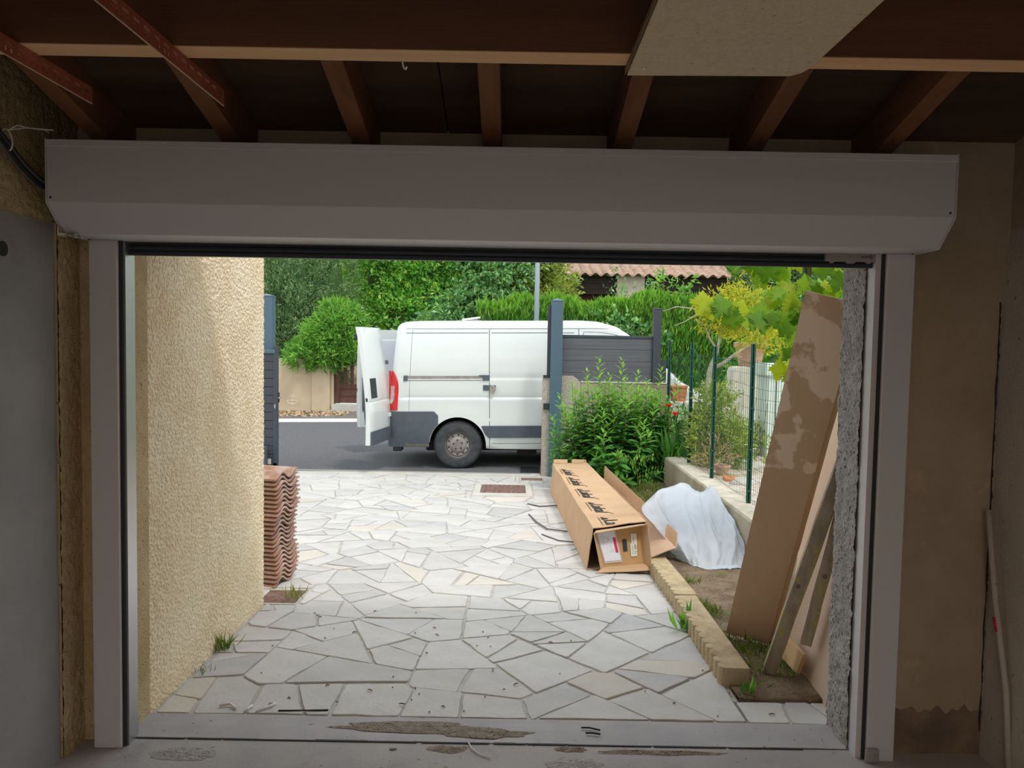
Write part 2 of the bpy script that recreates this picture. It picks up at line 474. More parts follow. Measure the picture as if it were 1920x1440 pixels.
# ================================================================== SETTING: garage
XL, XR, YF = -1.74, 1.965, 3.10       # inner side walls, inner face of the front wall
XO1, XO2, YO = -1.575, 1.435, 3.32    # opening and outer face
ZF = -.045
def deckz(y): return 2.45 + .27 * (3.1 - y) if y > -.5 else 2.45 + .27 * 3.6 - .27 * (-.5 - y)

def rough_grid(p0, u, v, lu, lv, nu, nv, n, amp, sc, f=None, edge=True):
    """displaced rectangle: p0 + a*u + b*v, pushed along n"""
    p0, u, v, n = Vector(p0), Vector(u), Vector(v), Vector(n)
    P = []
    for i in range(nu + 1):
        row = []
        for j in range(nv + 1):
            q = p0 + u * (lu * i / nu) + v * (lv * j / nv)
            h = (f or crepi)(q, sc) * amp
            row.append(q + n * h)
        P.append(row)
    return P
def crepi(q, sc):
    q = Vector((q.x, q.y, q.z * .8))
    a = mn.noise(q * sc)
    b = mn.noise(q * sc * 2.1 + Vector((3, 1, 7)))
    c = mn.noise(q * 2.2)
    h = a * .7 + b * .35
    h = max(-.5, min(.18 + .1 * c, h))      # flattened tops, open pits
    return h
def lumpy(q, sc):
    return mn.noise(q * sc) * .5 + mn.noise(q * sc * 3) * .35 + mn.noise(q * sc * 8) * .2

b = B().box(XL - .3, XR + .3, -3.4, YF + .02, ZF - .25, ZF)
floor = struct(obj('floor', b, m_floor))
b = B()
P = []
for i in range(61):                     # trowelled threshold, slightly uneven
    x = XO1 + (XO2 - XO1) * i / 60
    P.append([(x, YF + .02 + (YO + .005 - YF - .02) * j / 6, ZF + .004 + .003 * mn.noise(Vector((x * 3, j * .4, 0)))) for j in range(7)])
b.grid(P)
b.box(XO1, XO2, YF + .022, YO + .005, ZF - .2, ZF - .002)
th = struct(obj('trim_1', b, m_thresh))
m_patch2 = M('worn_concrete', (.36, .345, .32), (.47, .45, .42), sc=22, rough=.95, bump=.6, bsc=120, spec=.1, spot=(.2, .17, .13), ssc=60, slo=.62, shi=.68)
# crumbled places in the floor and threshold, each with its own ragged outline
def blotch(name, cx, cy, rx, ry, z, mat, seed, n=34, parent=None, h=.003):
    k = random.Random(seed)
    top = []
    for i in range(n):
        a = 2 * PI * i / n
        s = 1 + .40 * mn.noise(Vector((math.cos(a) * 1.9 + seed, math.sin(a) * 1.9, seed))) + k.uniform(-.05, .05)
        top.append((cx + rx * math.cos(a) * s, cy + ry * math.sin(a) * s))
    bb = B()
    vs = [(cx, cy, z + h)] + [(cx + (x - cx) * .6, cy + (y - cy) * .6, z + h * k.uniform(.3, 1.5)) for x, y in top] + [(x, y, z) for x, y in top]
    fs = [(0, 1 + i, 1 + (i + 1) % n) for i in range(n)] + [(1 + i, 1 + n + i, 1 + n + (i + 1) % n, 1 + (i + 1) % n) for i in range(n)]
    bb.add(vs, fs)
    return obj(name, bb, mat, parent)
for a in [(-.42, 3.235, .30, .05, ZF + .0065, m_patch, 1), (-.12, 3.20, .22, .045, ZF + .0065, m_patch, 2)]:
    blotch('crumbled_patch', *a, parent=th)
for a in [(-.24, 3.07, .085, .03, ZF + .001, m_patch, 3), (.27, 3.085, .07, .022, ZF + .001, m_patch, 4), (.27, 2.965, .11, .05, ZF + .001, m_patch2, 5),
          (-1.29, 3.0, .13, .05, ZF + .001, m_patch2, 6), (.62, 3.07, .25, .02, ZF + .001, m_patch, 8)]:
    blotch('floor_repair', *a, parent=floor)
b = B()
x = XO1 + .03
while x < XO2 - .25:                    # dark open joint between floor and threshold
    l = rnd.uniform(.12, .4)
    b.box(x, min(x + l, XO2 - .2), YF + .012, YF + .012 + rnd.uniform(.006, .013), ZF + .0005, ZF + .0045)
    x += l + rnd.uniform(0, .02)
obj('floor_joint', b, m_gasket, floor)
blotch('drill_hole', -.46, 3.06, .016, .010, ZF + .0015, m_black, 11, 12, floor, .0005)
blotch('drill_hole', -.485, 2.915, .012, .008, ZF + .0015, m_black, 12, 12, floor, .0005)

# left side wall: grey cement panel let into rough yellow render
wl = root('wall_left', (XL, 0, 0)); struct(wl)
obj('cement_face', B().box(XL - .3, XL - .014, -3.4, 2.96, ZF, 2.045), m_cement, wl)
b = B()
b.grid(rough_grid((XL, 1.4, 2.045), (0, 1, 0), (0, 0, 1), 1.70, .62, 210, 80, (1, 0, 0), .010, 55))
b.grid(rough_grid((XL, 2.952, ZF), (0, 1, 0), (0, 0, 1), .155, 2.10, 22, 250, (1, 0, 0), .010, 55))
b.grid([[(XL - .016, 2.952, ZF + 2.095 * j / 40), (XL - .004 + .004 * mn.noise(Vector((0, 0, j * .9))), 2.952, ZF + 2.095 * j / 40)] for j in range(41)])
b.grid([[(XL - .016, 1.4 + 1.555 * j / 40, 2.045), (XL - .004 + .004 * mn.noise(Vector((3, 0, j * .9))), 1.4 + 1.555 * j / 40, 2.045)] for j in range(41)])
b.box(XL - .3, XL - .016, 2.956, 3.3, ZF, 2.5)
b.box(XL - .3, XL - .016, -3.4, 2.956, 2.05, 3.6)
b.box(XL - .016, XL - .001, -3.4, 1.405, 2.045, 3.6)
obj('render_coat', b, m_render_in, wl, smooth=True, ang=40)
b = B().lathe([(.0, 0), (.026, 0), (.026, .0025), (.0, .0025)], lambda x, y, h: (XL - .0145 + h, 2.655 + x, 1.915 + y), 24)
obj('drilled_hole', b, m_black, wl)

# front wall around the opening
wf = root('wall_front', (0, YF, 0)); struct(wf)
b = B()
b.grid(rough_grid((XL - .01, YF, ZF), (1, 0, 0), (0, 0, 1), XO1 - XL + .012, 2.2, 24, 270, (0, -1, 0), .010, 55))
b.box(XL - .3, XO1, YF + .008, YO, ZF - .2, 2.5)
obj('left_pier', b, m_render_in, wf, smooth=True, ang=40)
b = B().box(XO2, XR + .3, YF, YO - .02, ZF - .2, 2.46)
obj('right_pier', b, m_tan, wf)
obj('lintel', B().box(XL - .1, XR + .1, YF + .001, YO - .001, 2.02, 2.46), m_tan, wf)
b = B()
k = []
for i in range(40):
    k.append((XO2 + .03 + .5 * i / 39, ZF + .19 + .04 * mn.noise(Vector((i * .35, 0, 2)))))
b.add([(x, YF - .0015, ZF + .002) for x, z in k] + [(x, YF - .0015, z) for x, z in k], [(i, i + 1, 41 + i, 40 + i) for i in range(39)])
obj('damp_stain', b, M('damp_plaster', (.16, .115, .085), (.25, .18, .12), sc=6, rough=.95), wf)
# rough cement reveal of the right jamb, ragged outer arris
def ragged(q, sc):
    return lumpy(q, 22) * 1.0 + .35 * crepi(q, 70)
P = rough_grid((XO2 - .016, YF + .025, ZF), (0, 1, 0), (0, 0, 1), YO - YF - .01, 2.09, 46, 380, (-1, 0, 0), .013, 1, ragged)
for j in range(len(P[0])):
    z = P[-1][j].z
    P[-1][j].y += .016 * mn.noise(Vector((z * 9, 0, 3))) + .02 * mn.noise(Vector((z * 2.2, 5, 3)))
    P[-1][j].x += .012
    P[-2][j].y += .010 * mn.noise(Vector((z * 9, 0, 3)))
b = B().grid(P)
obj('jamb_reveal', b, m_jamb, wf, smooth=True, ang=60)
# outside face right of the opening
P = rough_grid((XO2 - .01, YO, ZF - .1), (1, 0, 0), (0, 0, 1), 2.6, 2.6, 60, 60, (0, 1, 0), .006, 40)
obj('outer_face', B().grid(P), m_jamb, wf)

wr = root('wall_right', (XR, 0, 0)); struct(wr)
P = []
for i in range(60):
    y = 1.0 + 2.11 * i / 59
    P.append([(XR + .012 * mn.noise(Vector((0, y * 1.5, j * .15))) + .02 * max(0, (j - 44) / 4) * (j > 44), y, ZF + 2.19 * j / 48) for j in range(49)])
obj('plaster_face', B().grid(P), m_side, wr, smooth=True)
obj('upper_face', B().box(XR + .015, XR + .3, 1.0, 3.3, 2.1, 3.2), m_tan, wr)
obj('wall_core', B().box(XR + .03, XR + .3, -3.4, 3.3, ZF, 2.15).box(XR + .005, XR + .3, -3.4, 1.002, ZF, 3.6), m_side, wr)
b = B()
prev = None
for i in range(120):                    # crumbling crack down the corner
    z = ZF + .1 + 1.75 * i / 119
    wdt = .001 + .006 * abs(mn.noise(Vector((i * .31, 2, 0))))
    b.box(XR - .014 - .006 * mn.noise(Vector((i * .12, 0, 0))), XR - .012 + wdt, YF - .003 - wdt, YF - .0005, z, z + .0148)
obj('corner_crack', b, m_gasket, wr)
wb = root('wall_back', (0, -3.2, 0)); struct(wb)
obj('masonry', B().box(XL - .3, -1.0, -3.45, -3.2, ZF - .2, 2.9).box(1.0, XR + .3, -3.45, -3.2, ZF - .2, 2.9).box(-1.0, 1.0, -3.45, -3.2, 2.1, 2.9), m_tan, wb)  # unseen rear opening added so daylight brightens the garage interior
struct(obj('terrace', B().add([(-20, -30, -.06), (22, -30, -.06), (22, -3.3, -.06), (-20, -3.3, -.06)], [(0, 1, 2, 3)]), m_conc))
struct(obj('earth', B().add([(-40, -40, -.9), (50, -40, -.9), (50, 22, -.9), (-40, 22, -.9)], [(0, 1, 2, 3)]), m_soil))

# roof seen from inside: deck, rafters, one heavy beam
ceil = root('ceiling', (0, 0, 2.45)); struct(ceil)
x0 = XL - .4
for k, wd in enumerate([.62, 1.25, 1.25, 1.25]):   # roof boards laid side by side down the slope
    for (ya, yb) in ((3.62, 2.18), (2.175, .75), (.745, -.5)):
        b = B().hexa([(x0 + .003, yb, deckz(yb)), (x0 + wd - .003, yb, deckz(yb)), (x0 + wd - .003, ya, deckz(ya)), (x0 + .003, ya, deckz(ya)),
                      (x0 + .003, yb, deckz(yb) + .02), (x0 + wd - .003, yb, deckz(yb) + .02), (x0 + wd - .003, ya, deckz(ya) + .02), (x0 + .003, ya, deckz(ya) + .02)])
        obj('roof_board', b, m_deck, ceil)
    x0 += wd
b = B().hexa([(-2.3, -.5, deckz(-.5) + .021), (2.4, -.5, deckz(-.5) + .021), (2.4, 3.72, deckz(3.72) + .021), (-2.3, 3.72, deckz(3.72) + .021),
              (-2.3, -.5, deckz(-.5) + .12), (2.4, -.5, deckz(-.5) + .12), (2.4, 3.72, deckz(3.72) + .1), (-2.3, 3.72, deckz(3.72) + .1)])
b.hexa([(-2.3, -4.0, deckz(-4.0)), (2.4, -3.9, deckz(-3.9)), (2.4, -.5, deckz(-.5)), (-2.3, -.5, deckz(-.5)),
        (-2.3, -3.9, deckz(-3.9) + .12), (2.4, -3.9, deckz(-3.9) + .12), (2.4, -.5, deckz(-.5) + .12), (-2.3, -.5, deckz(-.5) + .12)])
obj('roof_cover', b, m_deck, ceil)
for xr in (-1.545, -1.06, -.575, -.09, .395, .88, 1.365):
    b = B()
    q = []
    for y in (-.5, 3.70):
        q.append([(xr - .035, y, deckz(y) - .152), (xr + .035, y, deckz(y) - .152), (xr + .035, y, deckz(y) - .001), (xr - .035, y, deckz(y) - .001)])
    b.hexa([q[0][0], q[0][1], q[1][1], q[1][0], q[0][3], q[0][2], q[1][2], q[1][3]])
    obj('rafter', b, m_rafter, ceil, bevel=.003)
b = B().box(XL - .1, XR + .1, 1.97, 2.05, 2.352, 2.575)
beam = obj('roof_beam', b, m_beam, ceil, bevel=.003)
obj('lit_underside', B().box(XL, XR, 1.9715, 2.0485, 2.3502, 2.3525), m_under, beam)  # thin paler layer, painted as the beam's underside lit from below

# neighbouring wing of the house: rough yellow wall running out from the opening
ww = root('wall_outer_left', (XO1, YO, 0)); struct(ww)
b = B()
b.grid(rough_grid((XO1 - .004, YF + .06, -.12), (0, 1, 0), (0, 0, 1), 4.885 - YF - .06, 2.36, 520, 640, (1, 0, 0), .0135, 92))
b.box(XO1 - 3.4, XO1 - .006, YF + .24, 4.883, -.3, 2.62)
obj('render_face', b, m_render, ww, smooth=True, ang=60)

# ================================================================== SETTING: outside ground
b = B()
ys = [YO + .0, 4.88, 7, 9, 10.62, 10.95]
P = [[(-4.6, y, gz(y) - .007), (1.10 if y < 9 else .9, y, gz(y) - .007)] for y in ys]
b.grid(P)
b.add([(1.05, YO, gz(YO) - .007), (1.75, YO, gz(YO) - .007), (1.75, 3.565, gz(3.565) - .007), (1.05, 3.565, gz(3.565) - .007)], [(0, 1, 2, 3)])
drive = struct(obj('ground', b, m_joint))

def clip(poly, nx, ny, d):   # keep nx*x+ny*y <= d
    out = []
    n = len(poly)
    for i in range(n):
        a, c = poly[i], poly[(i + 1) % n]
        da, dc = nx * a[0] + ny * a[1] - d, nx * c[0] + ny * c[1] - d
        if da <= 0: out.append(a)
        if da * dc < 0:
            t = da / (da - dc)
            out.append((a[0] + (c[0] - a[0]) * t, a[1] + (c[1] - a[1]) * t))
    return out
def area(p): return abs(sum(p[i][0] * p[(i + 1) % len(p)][1] - p[(i + 1) % len(p)][0] * p[i][1] for i in range(len(p)))) / 2
def cen(p): return (sum(a[0] for a in p) / len(p), sum(a[1] for a in p) / len(p))
def inset(p, g):
    c = cen(p)
    q = list(p)
    n = len(p)
    for i in range(n):
        a, e = p[i], p[(i + 1) % n]
        nx, ny = e[1] - a[1], a[0] - e[0]
        l = math.hypot(nx, ny)
        if l < 1e-6: continue
        nx, ny = nx / l, ny / l
        d = nx * a[0] + ny * a[1]
        if nx * c[0] + ny * c[1] > d: nx, ny, d = -nx, -ny, -d
        q = clip(q, nx, ny, d - g * rnd.choice([.45, .6, .8, 1.2, 1.9]))
        if len(q) < 3: return []
    return q
def crack(p, amin, amax):
    if area(p) < rnd.uniform(amin, amax): return [p]
    c = cen(p)
    sxx = sum((a[0] - c[0]) ** 2 for a in p); syy = sum((a[1] - c[1]) ** 2 for a in p); sxy = sum((a[0] - c[0]) * (a[1] - c[1]) for a in p)
    th_ = .5 * math.atan2(2 * sxy, sxx - syy)       # long axis; cut across it
    th_ += rnd.gauss(0, .42)
    nx, ny = math.cos(th_), math.sin(th_)
    k = rnd.uniform(-.16, .16) * math.sqrt(area(p))
    d = nx * c[0] + ny * c[1] + k
    A_, B_ = clip(p, nx, ny, d), clip(p, -nx, -ny, -d)
    if len(A_) < 3 or len(B_) < 3: return [p]
    return crack(A_, amin, amax) + crack(B_, amin, amax)
def voronoi(x0, x1, y0, y1, rmin, n):
    k = random.Random(41)
    pts = []
    for _ in range(n * 30):
        x, y = k.uniform(x0, x1), k.uniform(y0, y1)
        r = rmin * k.choice([.62, .85, 1, 1, 1.15])
        if all((x - a) ** 2 + (1.15 * (y - b_)) ** 2 > ((r + q_) / 2) ** 2 for a, b_, q_ in pts): pts.append((x, y, r))
        if len(pts) >= n: break
    out = []
    for i, (x, y, r) in enumerate(pts):
        p = [(x0, y0), (x1, y0), (x1, y1), (x0, y1)]
        for a, b_, q_ in sorted(pts, key=lambda t: (t[0] - x) ** 2 + (t[1] - y) ** 2)[1:26]:
            nx, ny = a - x, b_ - y
            d = nx * nx + ny * ny
            t = .5 + .22 * (r - q_) / math.sqrt(d)
            sk = .22 * math.sin(12.9 * (x + a) + 7.1 * (y + b_))        # tilt each joint a little (same for both stones)
            p = clip(p, nx, ny, nx * x + ny * y + d * t) if True else p
            if len(p) < 3: break
        if len(p) > 2: out.append(p)
    return out
cells = []
for c in voronoi(-4.4, 1.075, 3.335, 10.78, .72, 120):
    cells += crack(c, .055, .17)
cells += crack([(1.08, 3.335), (1.72, 3.335), (1.72, 3.56), (1.08, 3.56)], .05, .16)
def holes(p, x0, x1, y0, y1):   # leave a rectangular cover free
    if max(a[0] for a in p) < x0 or min(a[0] for a in p) > x1 or max(a[1] for a in p) < y0 or min(a[1] for a in p) > y1: return [p]
    out = []
    for q in (clip(p, 1, 0, x0), clip(p, -1, 0, -x1)):
        if len(q) > 2: out.append(q)
    m_ = clip(clip(p, -1, 0, -x0), 1, 0, x1) if len(p) > 2 else []
    if len(m_) > 2:
        for q in (clip(m_, 0, 1, y0), clip(m_, 0, -1, -y1)):
            if len(q) > 2: out.append(q)
    return out
fin = []
for p in cells:
    c = cen(p)
    if c[1] < 4.9: p = clip(p, -1, 0, 1.56) if c[0] > -1.75 else (clip(p, 0, -1, -4.9))
    if len(p) < 3: continue
    if c[0] < -.328 * c[1] - .45: continue
    qs = [p]
    for h in ((-.46, .28, 9.08, 10.1), (.12, .47, 10.34, 10.64), (-1.62, -1.36, 4.88, 5.25), (.45, 1.2, 10.3, 11)):
        qs = [z for q in qs for z in holes(q, *h)]
    fin += [q for q in qs if len(q) > 2 and area(q) > .008]
fin.sort(key=lambda p: -area(p) / (cen(p)[1] ** 3))
rest = B()
for i, p in enumerate(fin):
    # knock the corners off and make the edges slightly wavy
    q = inset(p, .0070)
    if len(q) < 3 or area(q) < .004: continue
    if sum(q[k][0] * q[(k + 1) % len(q)][1] - q[(k + 1) % len(q)][0] * q[k][1] for k in range(len(q))) < 0: q = q[::-1]
    r = []
    n = len(q)
    for k in range(n):
        a, e = q[k], q[(k + 1) % n]
        l = math.hypot(e[0] - a[0], e[1] - a[1])
        c_ = min(.12, .009 / max(l, .02))
        for t in (c_, .35, .68, 1 - c_):
            if l < .08 and t in (.35, .68): continue
            j = .006 * min(1, l / .3) if t in (.35, .68) else 0
            r.append((a[0] + (e[0] - a[0]) * t + rnd.uniform(-j, j), a[1] + (e[1] - a[1]) * t + rnd.uniform(-j, j)))
    r = [r[k] for k in range(len(r)) if math.hypot(r[k][0] - r[k - 1][0], r[k][1] - r[k - 1][1]) > .004]
    if len(r) < 3: continue
    h = rnd.uniform(-.002, .004)
    tx, ty = rnd.uniform(-.006, .006), rnd.uniform(-.006, .006)
    c = cen(r)
    zt = lambda x, y: gz(y) + h + tx * (x - c[0]) + ty * (y - c[1])
    bb = B()
    n = len(r)
    rin = [(c[0] + (x - c[0]) * .985, c[1] + (y - c[1]) * .985) for x, y in r]
    vs = [(x, y, gz(y) - .014) for x, y in r] + [(x, y, zt(x, y) - .003) for x, y in r] + [(x, y, zt(x, y)) for x, y in rin]
    fs = [(k, (k + 1) % n, n + (k + 1) % n, n + k) for k in range(n)] + [(n + k, n + (k + 1) % n, 2 * n + (k + 1) % n, 2 * n + k) for k in range(n)] + [tuple(range(2 * n, 3 * n))]
    bb.add(vs, fs)
    u = rnd.random()
    mt = m_stoneb if u < .10 else (m_stonec if u < .34 else m_stone)
    if i < 296: obj('paving_stone', bb, mt, drive, origin=(c[0], c[1], gz(c[1])))
    else: rest.add(bb.v, bb.f)
if rest.v: tag(obj('far_paving_stones', rest, m_stone, drive), kind='stuff')

# concrete strip and gate rail at the street
b = B().hexa([(-4.6, 10.80, -.3), (.43, 10.80, -.3), (.43, 11.13, -.3), (-4.6, 11.13, -.3), (-4.6, 10.80, gz(10.8) - .001), (.43, 10.80, gz(10.8) - .001), (.43, 11.13, rz_(.4) - .004), (-4.6, 11.13, rz_(-4.6) - .004)])
strip = struct(obj('trim_2', b, m_conc))
obj('gate_rail', B().box(-4.6, .30, 11.0, 11.02, gz(11) - .02, gz(11) + .012).box(-4.6, .30, 10.985, 11.035, gz(11) - .02, gz(11) + .001), m_alu, strip)
# road, far gutter, pavement
b = B().grid([[(-14, 11.12, rz_(-14)), (-14, 18.45, rz_(-14))], [(16, 11.12, rz_(16)), (16, 18.45, rz_(16))]])
struct(obj('road', b, m_asph))
b = B().hexa([(-14, 18.45, rz_(-14) - .1), (16, 18.45, rz_(16) - .1), (16, 19.05, rz_(16) - .1), (-14, 19.05, rz_(-14) - .1), (-14, 18.45, rz_(-14) + .012), (16, 18.45, rz_(16) + .012), (16, 19.05, rz_(16) + .03), (-14, 19.05, rz_(-14) + .03)])
struct(obj('kerb', b, m_gutter))
P = [[(-14 + 30 * i / 40, y, rz_(-14 + 30 * i / 40) + .02 + .02 * (y - 19.05)) for y in (19.05, 20, 21.2)] for i in range(41)]
struct(obj('pavement', B().grid(P), m_walk))
struct(obj('far_ground', B().add([(-40, 21.15, -.4), (50, 21.15, .6), (50, 60, .6), (-40, 60, -.4)], [(0, 1, 2, 3)]), m_soil))

# planting bed right of the drive
def bedz(x, y):
    s = max(0, min(1, (x - 1.12) / .6)) * max(0, min(1, (y - 4.6) / 3.5))
    z = gz(y) + .01 + .14 * s + .012 * mn.noise(Vector((x * 7, y * 7, 0))) + .008 * mn.noise(Vector((x * 22, y * 22, 4)))
    return z
P = [[(x, 3.56 + .06 * i, bedz(x, 3.56 + .06 * i)) for x in [1.10 + .0445 * j for j in range(19)]] for i in range(128)]
P.insert(0, [(x, 3.558, -.2) for x, y, z in P[0]])
bed = struct(obj('soil_bed', B().grid(P), m_soil, smooth=True))
# low retaining wall and the neighbour's ground behind
b = B()
P = []
for i in range(90):
    y = 3.4 + 5.95 * i / 89
    n_ = lambda s: .006 * mn.noise(Vector((y * 5, s, 0)))
    P.append([(1.88 + n_(1), y, -.3), (1.88 + n_(2), y, .1), (1.885 + n_(3), y, .255 + n_(4)), (1.90 + n_(3), y, .268 + n_(4)), (2.0, y, .272 + n_(5)), (2.10, y, .27 + n_(6))])
rw = struct(obj('wall_garden', B().grid(P), [m_mossy], smooth=True, ang=40))
b = B().grid([[(x + .003, y, z + .0015) for x, y, z in r[3:]] for r in P])
obj('wall_coping', b, m_mosstop, rw)
b = B().add([(1.88, 9.345, -.3), (2.3, 9.345, -.3), (2.3, 9.345, .27), (1.88, 9.345, .265)], [(3, 2, 1, 0)])
obj('wall_end', b, m_mossy, rw)
P = [[(2.09 + .5 * i, 3.4 + .4 * j, .262 + .02 * mn.noise(Vector((i, j * .7, 0)))) for j in range(20)] for i in range(14)]
struct(obj('garden_ground', B().grid(P), m_gravel, smooth=True))

# unseen fill light added to brighten the garage interior
cl = tag(root('added_fill_light', (.1, -1.3, 2.5)), 'added tube fill light under the roof, unseen behind the viewer', 'fill light')
obj('fill_light_housing', B().box(-.6, .8, -1.36, -1.24, 2.44, 2.50), m_white, cl, bevel=.01)
for xx in (-.4, .6): obj('fill_light_hanger', B().tube([(xx, -1.3, 2.5), (xx, -1.3, 3.1)], .006, 6), m_steel, cl)
ll = bpy.data.lights.new('tube', 'AREA')  # area lamp of the added fill light
ll.shape = 'RECTANGLE'; ll.size = 1.3; ll.size_y = .09
ll.energy = 33
ll.color = (1.0, .76, .58)
lo_ = bpy.data.objects.new('tube', ll); COL.objects.link(lo_)
lo_.location = (.1, -1.3, 2.43)
lo_.parent = cl; lo_.location = (0, 0, -.07)
# ================================================================== ROLLER GARAGE DOOR
gd = tag(root('roller_garage_door', (0, YF, 2.0)), 'rolled up garage door with grey white shutter casing and side rails around the opening', 'garage door')
x0, x1 = -1.668, 1.567
prof = [(2.77, 2.315), (2.77, 2.097), (2.868, 1.998), (3.085, 1.998), (3.085, 2.315)]
b = B().prism(prof, x0, x1, lambda y, z, t: (t, y, z))
cas = obj('casing', b, m_white2, gd, bevel=.002)
obj('top_cover_strip', B().box(x0 - .0005, x1 + .0005, 2.7675, 2.79, 2.292, 2.3165), m_white2, cas, bevel=.0015)
for xx, s in ((x0, -1), (x1, 1)):
    pr = [(2.766, 2.318), (2.766, 2.095), (2.866, 1.994), (3.09, 1.994), (3.09, 2.318)]
    b = B().prism(pr, xx, xx + s * .004, lambda y, z, t: (t, y, z))
    obj('end_cap', b, m_white2, cas)
for xx in (x0 + .012, x1 - .016):
    b = B().lathe([(0, 0), (.0045, 0), (.004, .002), (0, .003)], lambda x, y, h, xx=xx: (xx + x, 2.7695 - h, 2.112 + y), 12)
    obj('screw', b, m_gasket, cas)
    b = B().lathe([(0, 0), (.0045, 0), (.004, .002), (0, .003)], lambda x, y, h, xx=xx: (xx + x, 3.02 + y, 1.9975 - h), 12)
    obj('screw', b, m_gasket, cas)
# guide rails: a white cover box, a dark brush gap and the outer channel
for (ra, rb, s) in ((-1.668, -1.558, 1), (1.462, 1.572, -1)):
    b = B().box(ra, rb, 3.035, YF - .001, ZF, 1.998)
    rail = obj('guide_rail', b, m_white, gd, bevel=.003)
    e = rb if s > 0 else ra
    lo, hi = (e, e + .012) if s > 0 else (e - .012, e)
    obj('brush_seal', B().box(lo, hi, 3.05, 3.12, ZF, 1.998), m_gasket, rail)
    lo, hi = (e + .012, e + .021) if s > 0 else (e - .034, e - .012)
    obj('outer_channel', B().box(lo, hi, 3.06, 3.135, ZF, 1.998), m_white if s < 0 else m_alu, rail)
    for zz in (.42, .95, 1.5):
        cx = (ra + rb) / 2 + .022
        b = B().lathe([(0, 0), (.0085, 0), (.008, .0018), (0, .0022)], lambda x, y, h: (cx + x, 3.0352 - h, zz + y), 16)
        obj('hole_plug', b, m_white, rail)
b = B().box(1.452, 1.508, 3.018, 3.034, ZF + .001, .012)
obj('rail_foot', b, m_sensor, gd, bevel=.006)
obj('foot_mark', B().box(1.482, 1.503, 3.0165, 3.0178, ZF + .012, ZF + .042), m_alu, gd)
# the end of the curtain just below the casing
def slat_prof(zt, zb):
    return [(3.094, zt), (3.088, zt - .008), (3.086, (zt + zb) / 2), (3.088, zb + .008), (3.094, zb), (3.104, zb), (3.106, zt)]
for zt, zb in ((2.035, 1.990), (1.9895, 1.961)):
    b = B().prism(slat_prof(zt, zb), -1.552, 1.452, lambda y, z, t: (t, y, z))
    obj('slat', b, m_anth, gd)
b = B().prism([(3.084, 1.9605), (3.082, 1.952), (3.086, 1.946), (3.106, 1.946), (3.108, 1.9605)], -1.552, 1.452, lambda y, z, t: (t, y, z))
obj('bottom_bar', b, m_anth, gd)
# obstacle sensor with its maker's lettering
out = [(1.232, 2.02), (1.232, 1.972), (1.237, 1.968), (1.252, 1.968), (1.256, 1.961), (1.264, 1.961), (1.269, 1.968), (1.315, 1.968), (1.321, 1.961), (1.347, 1.961), (1.353, 1.968), (1.395, 1.968), (1.400, 1.961), (1.410, 1.961), (1.415, 1.968), (1.437, 1.968), (1.442, 1.973), (1.442, 2.02)]
b = B().prism(out, 3.066, 3.0845, lambda x, z, t: (x, t, z))
sen = obj('door_sensor', b, m_sensor, gd, bevel=.0012)
def text(name, s, mat, parent, M4, size, shear=0, off=0, xs=1.0, ext=.0004):
    c = bpy.data.curves.new(name, 'FONT')
    c.body = s
    c.size = size
    c.shear = shear
    c.offset = off
    c.extrude = ext
    t = bpy.data.objects.new(name + '_src', c)
    COL.objects.link(t)
    me = bpy.data.meshes.new_from_object(t.evaluated_get(bpy.context.evaluated_depsgraph_get()))
    bpy.data.objects.remove(t)
    me.transform(Matrix.Diagonal((xs, 1, 1, 1)))
    me.transform(M4)
    me.name = name
    me.materials.clear()
    return obj(name, me, mat, parent)
text('lettering', 'somfy', m_ink, sen, Matrix.Translation((1.374, 3.0655, 1.982)) @ Matrix.Rotation(PI / 2, 4, 'X'), .0185)

# ================================================================== SMALL GARAGE THINGS
def perforated_bar(name, x, yA, yB, ztop, label, loc):
    r = tag(root(name, loc), label, 'perforated bar', 'red perforated bars under the roof beam')
    # web with rows of slots, built as strips around the openings
    z0, z1 = ztop - .046, ztop
    rows = [(z0, z0 + .010, None), (z0 + .010, z0 + .021, 'hole'), (z0 + .021, z0 + .026, None), (z0 + .026, z0 + .034, 'slot'), (z0 + .034, z1, None)]
    t = .0016
    b = B()
    pitch = .05
    n = int((yB - yA) / pitch)
    for (a, c, kind) in rows:
        if kind is None:
            b.box(x, x + t, yA, yB, a, c)
            continue
        for i in range(n):
            y = yB - (i + 1) * pitch
            if kind == 'slot':
                b.box(x, x + t, y, y + .010, a, c).box(x, x + t, y + .040, y + pitch, a, c)
            else:
                ed = [(0, .012), (.018, .033), (.040, pitch)]
                for e0, e1 in ed: b.box(x, x + t, y + e0, y + e1, a, c)
        b.box(x, x + t, yA, yB - n * pitch, a, c)
    obj('perforated_web', b, m_primer, r)
    obj('bare_lower_edge', B().box(x - .001, x + t + .001, yA, yB, z0 - .0015, z0 + .0005), m_galv, r)
    obj('top_flange', B().box(x - .032, x, yA, yB, ztop - .0016, ztop), m_primer, r)
perforated_bar('perforated_bar', -.862, .3, 2.30, 2.38 - .0305, 'red oxide perforated steel bar reaching farther into the room, right one of the pair', (-.862, 1.3, 2.35))
perforated_bar('perforated_bar', -1.25, .3, 2.30, 2.38 - .0305, 'red oxide perforated steel bar nearest the yellow left wall', (-1.25, 1.3, 2.35))

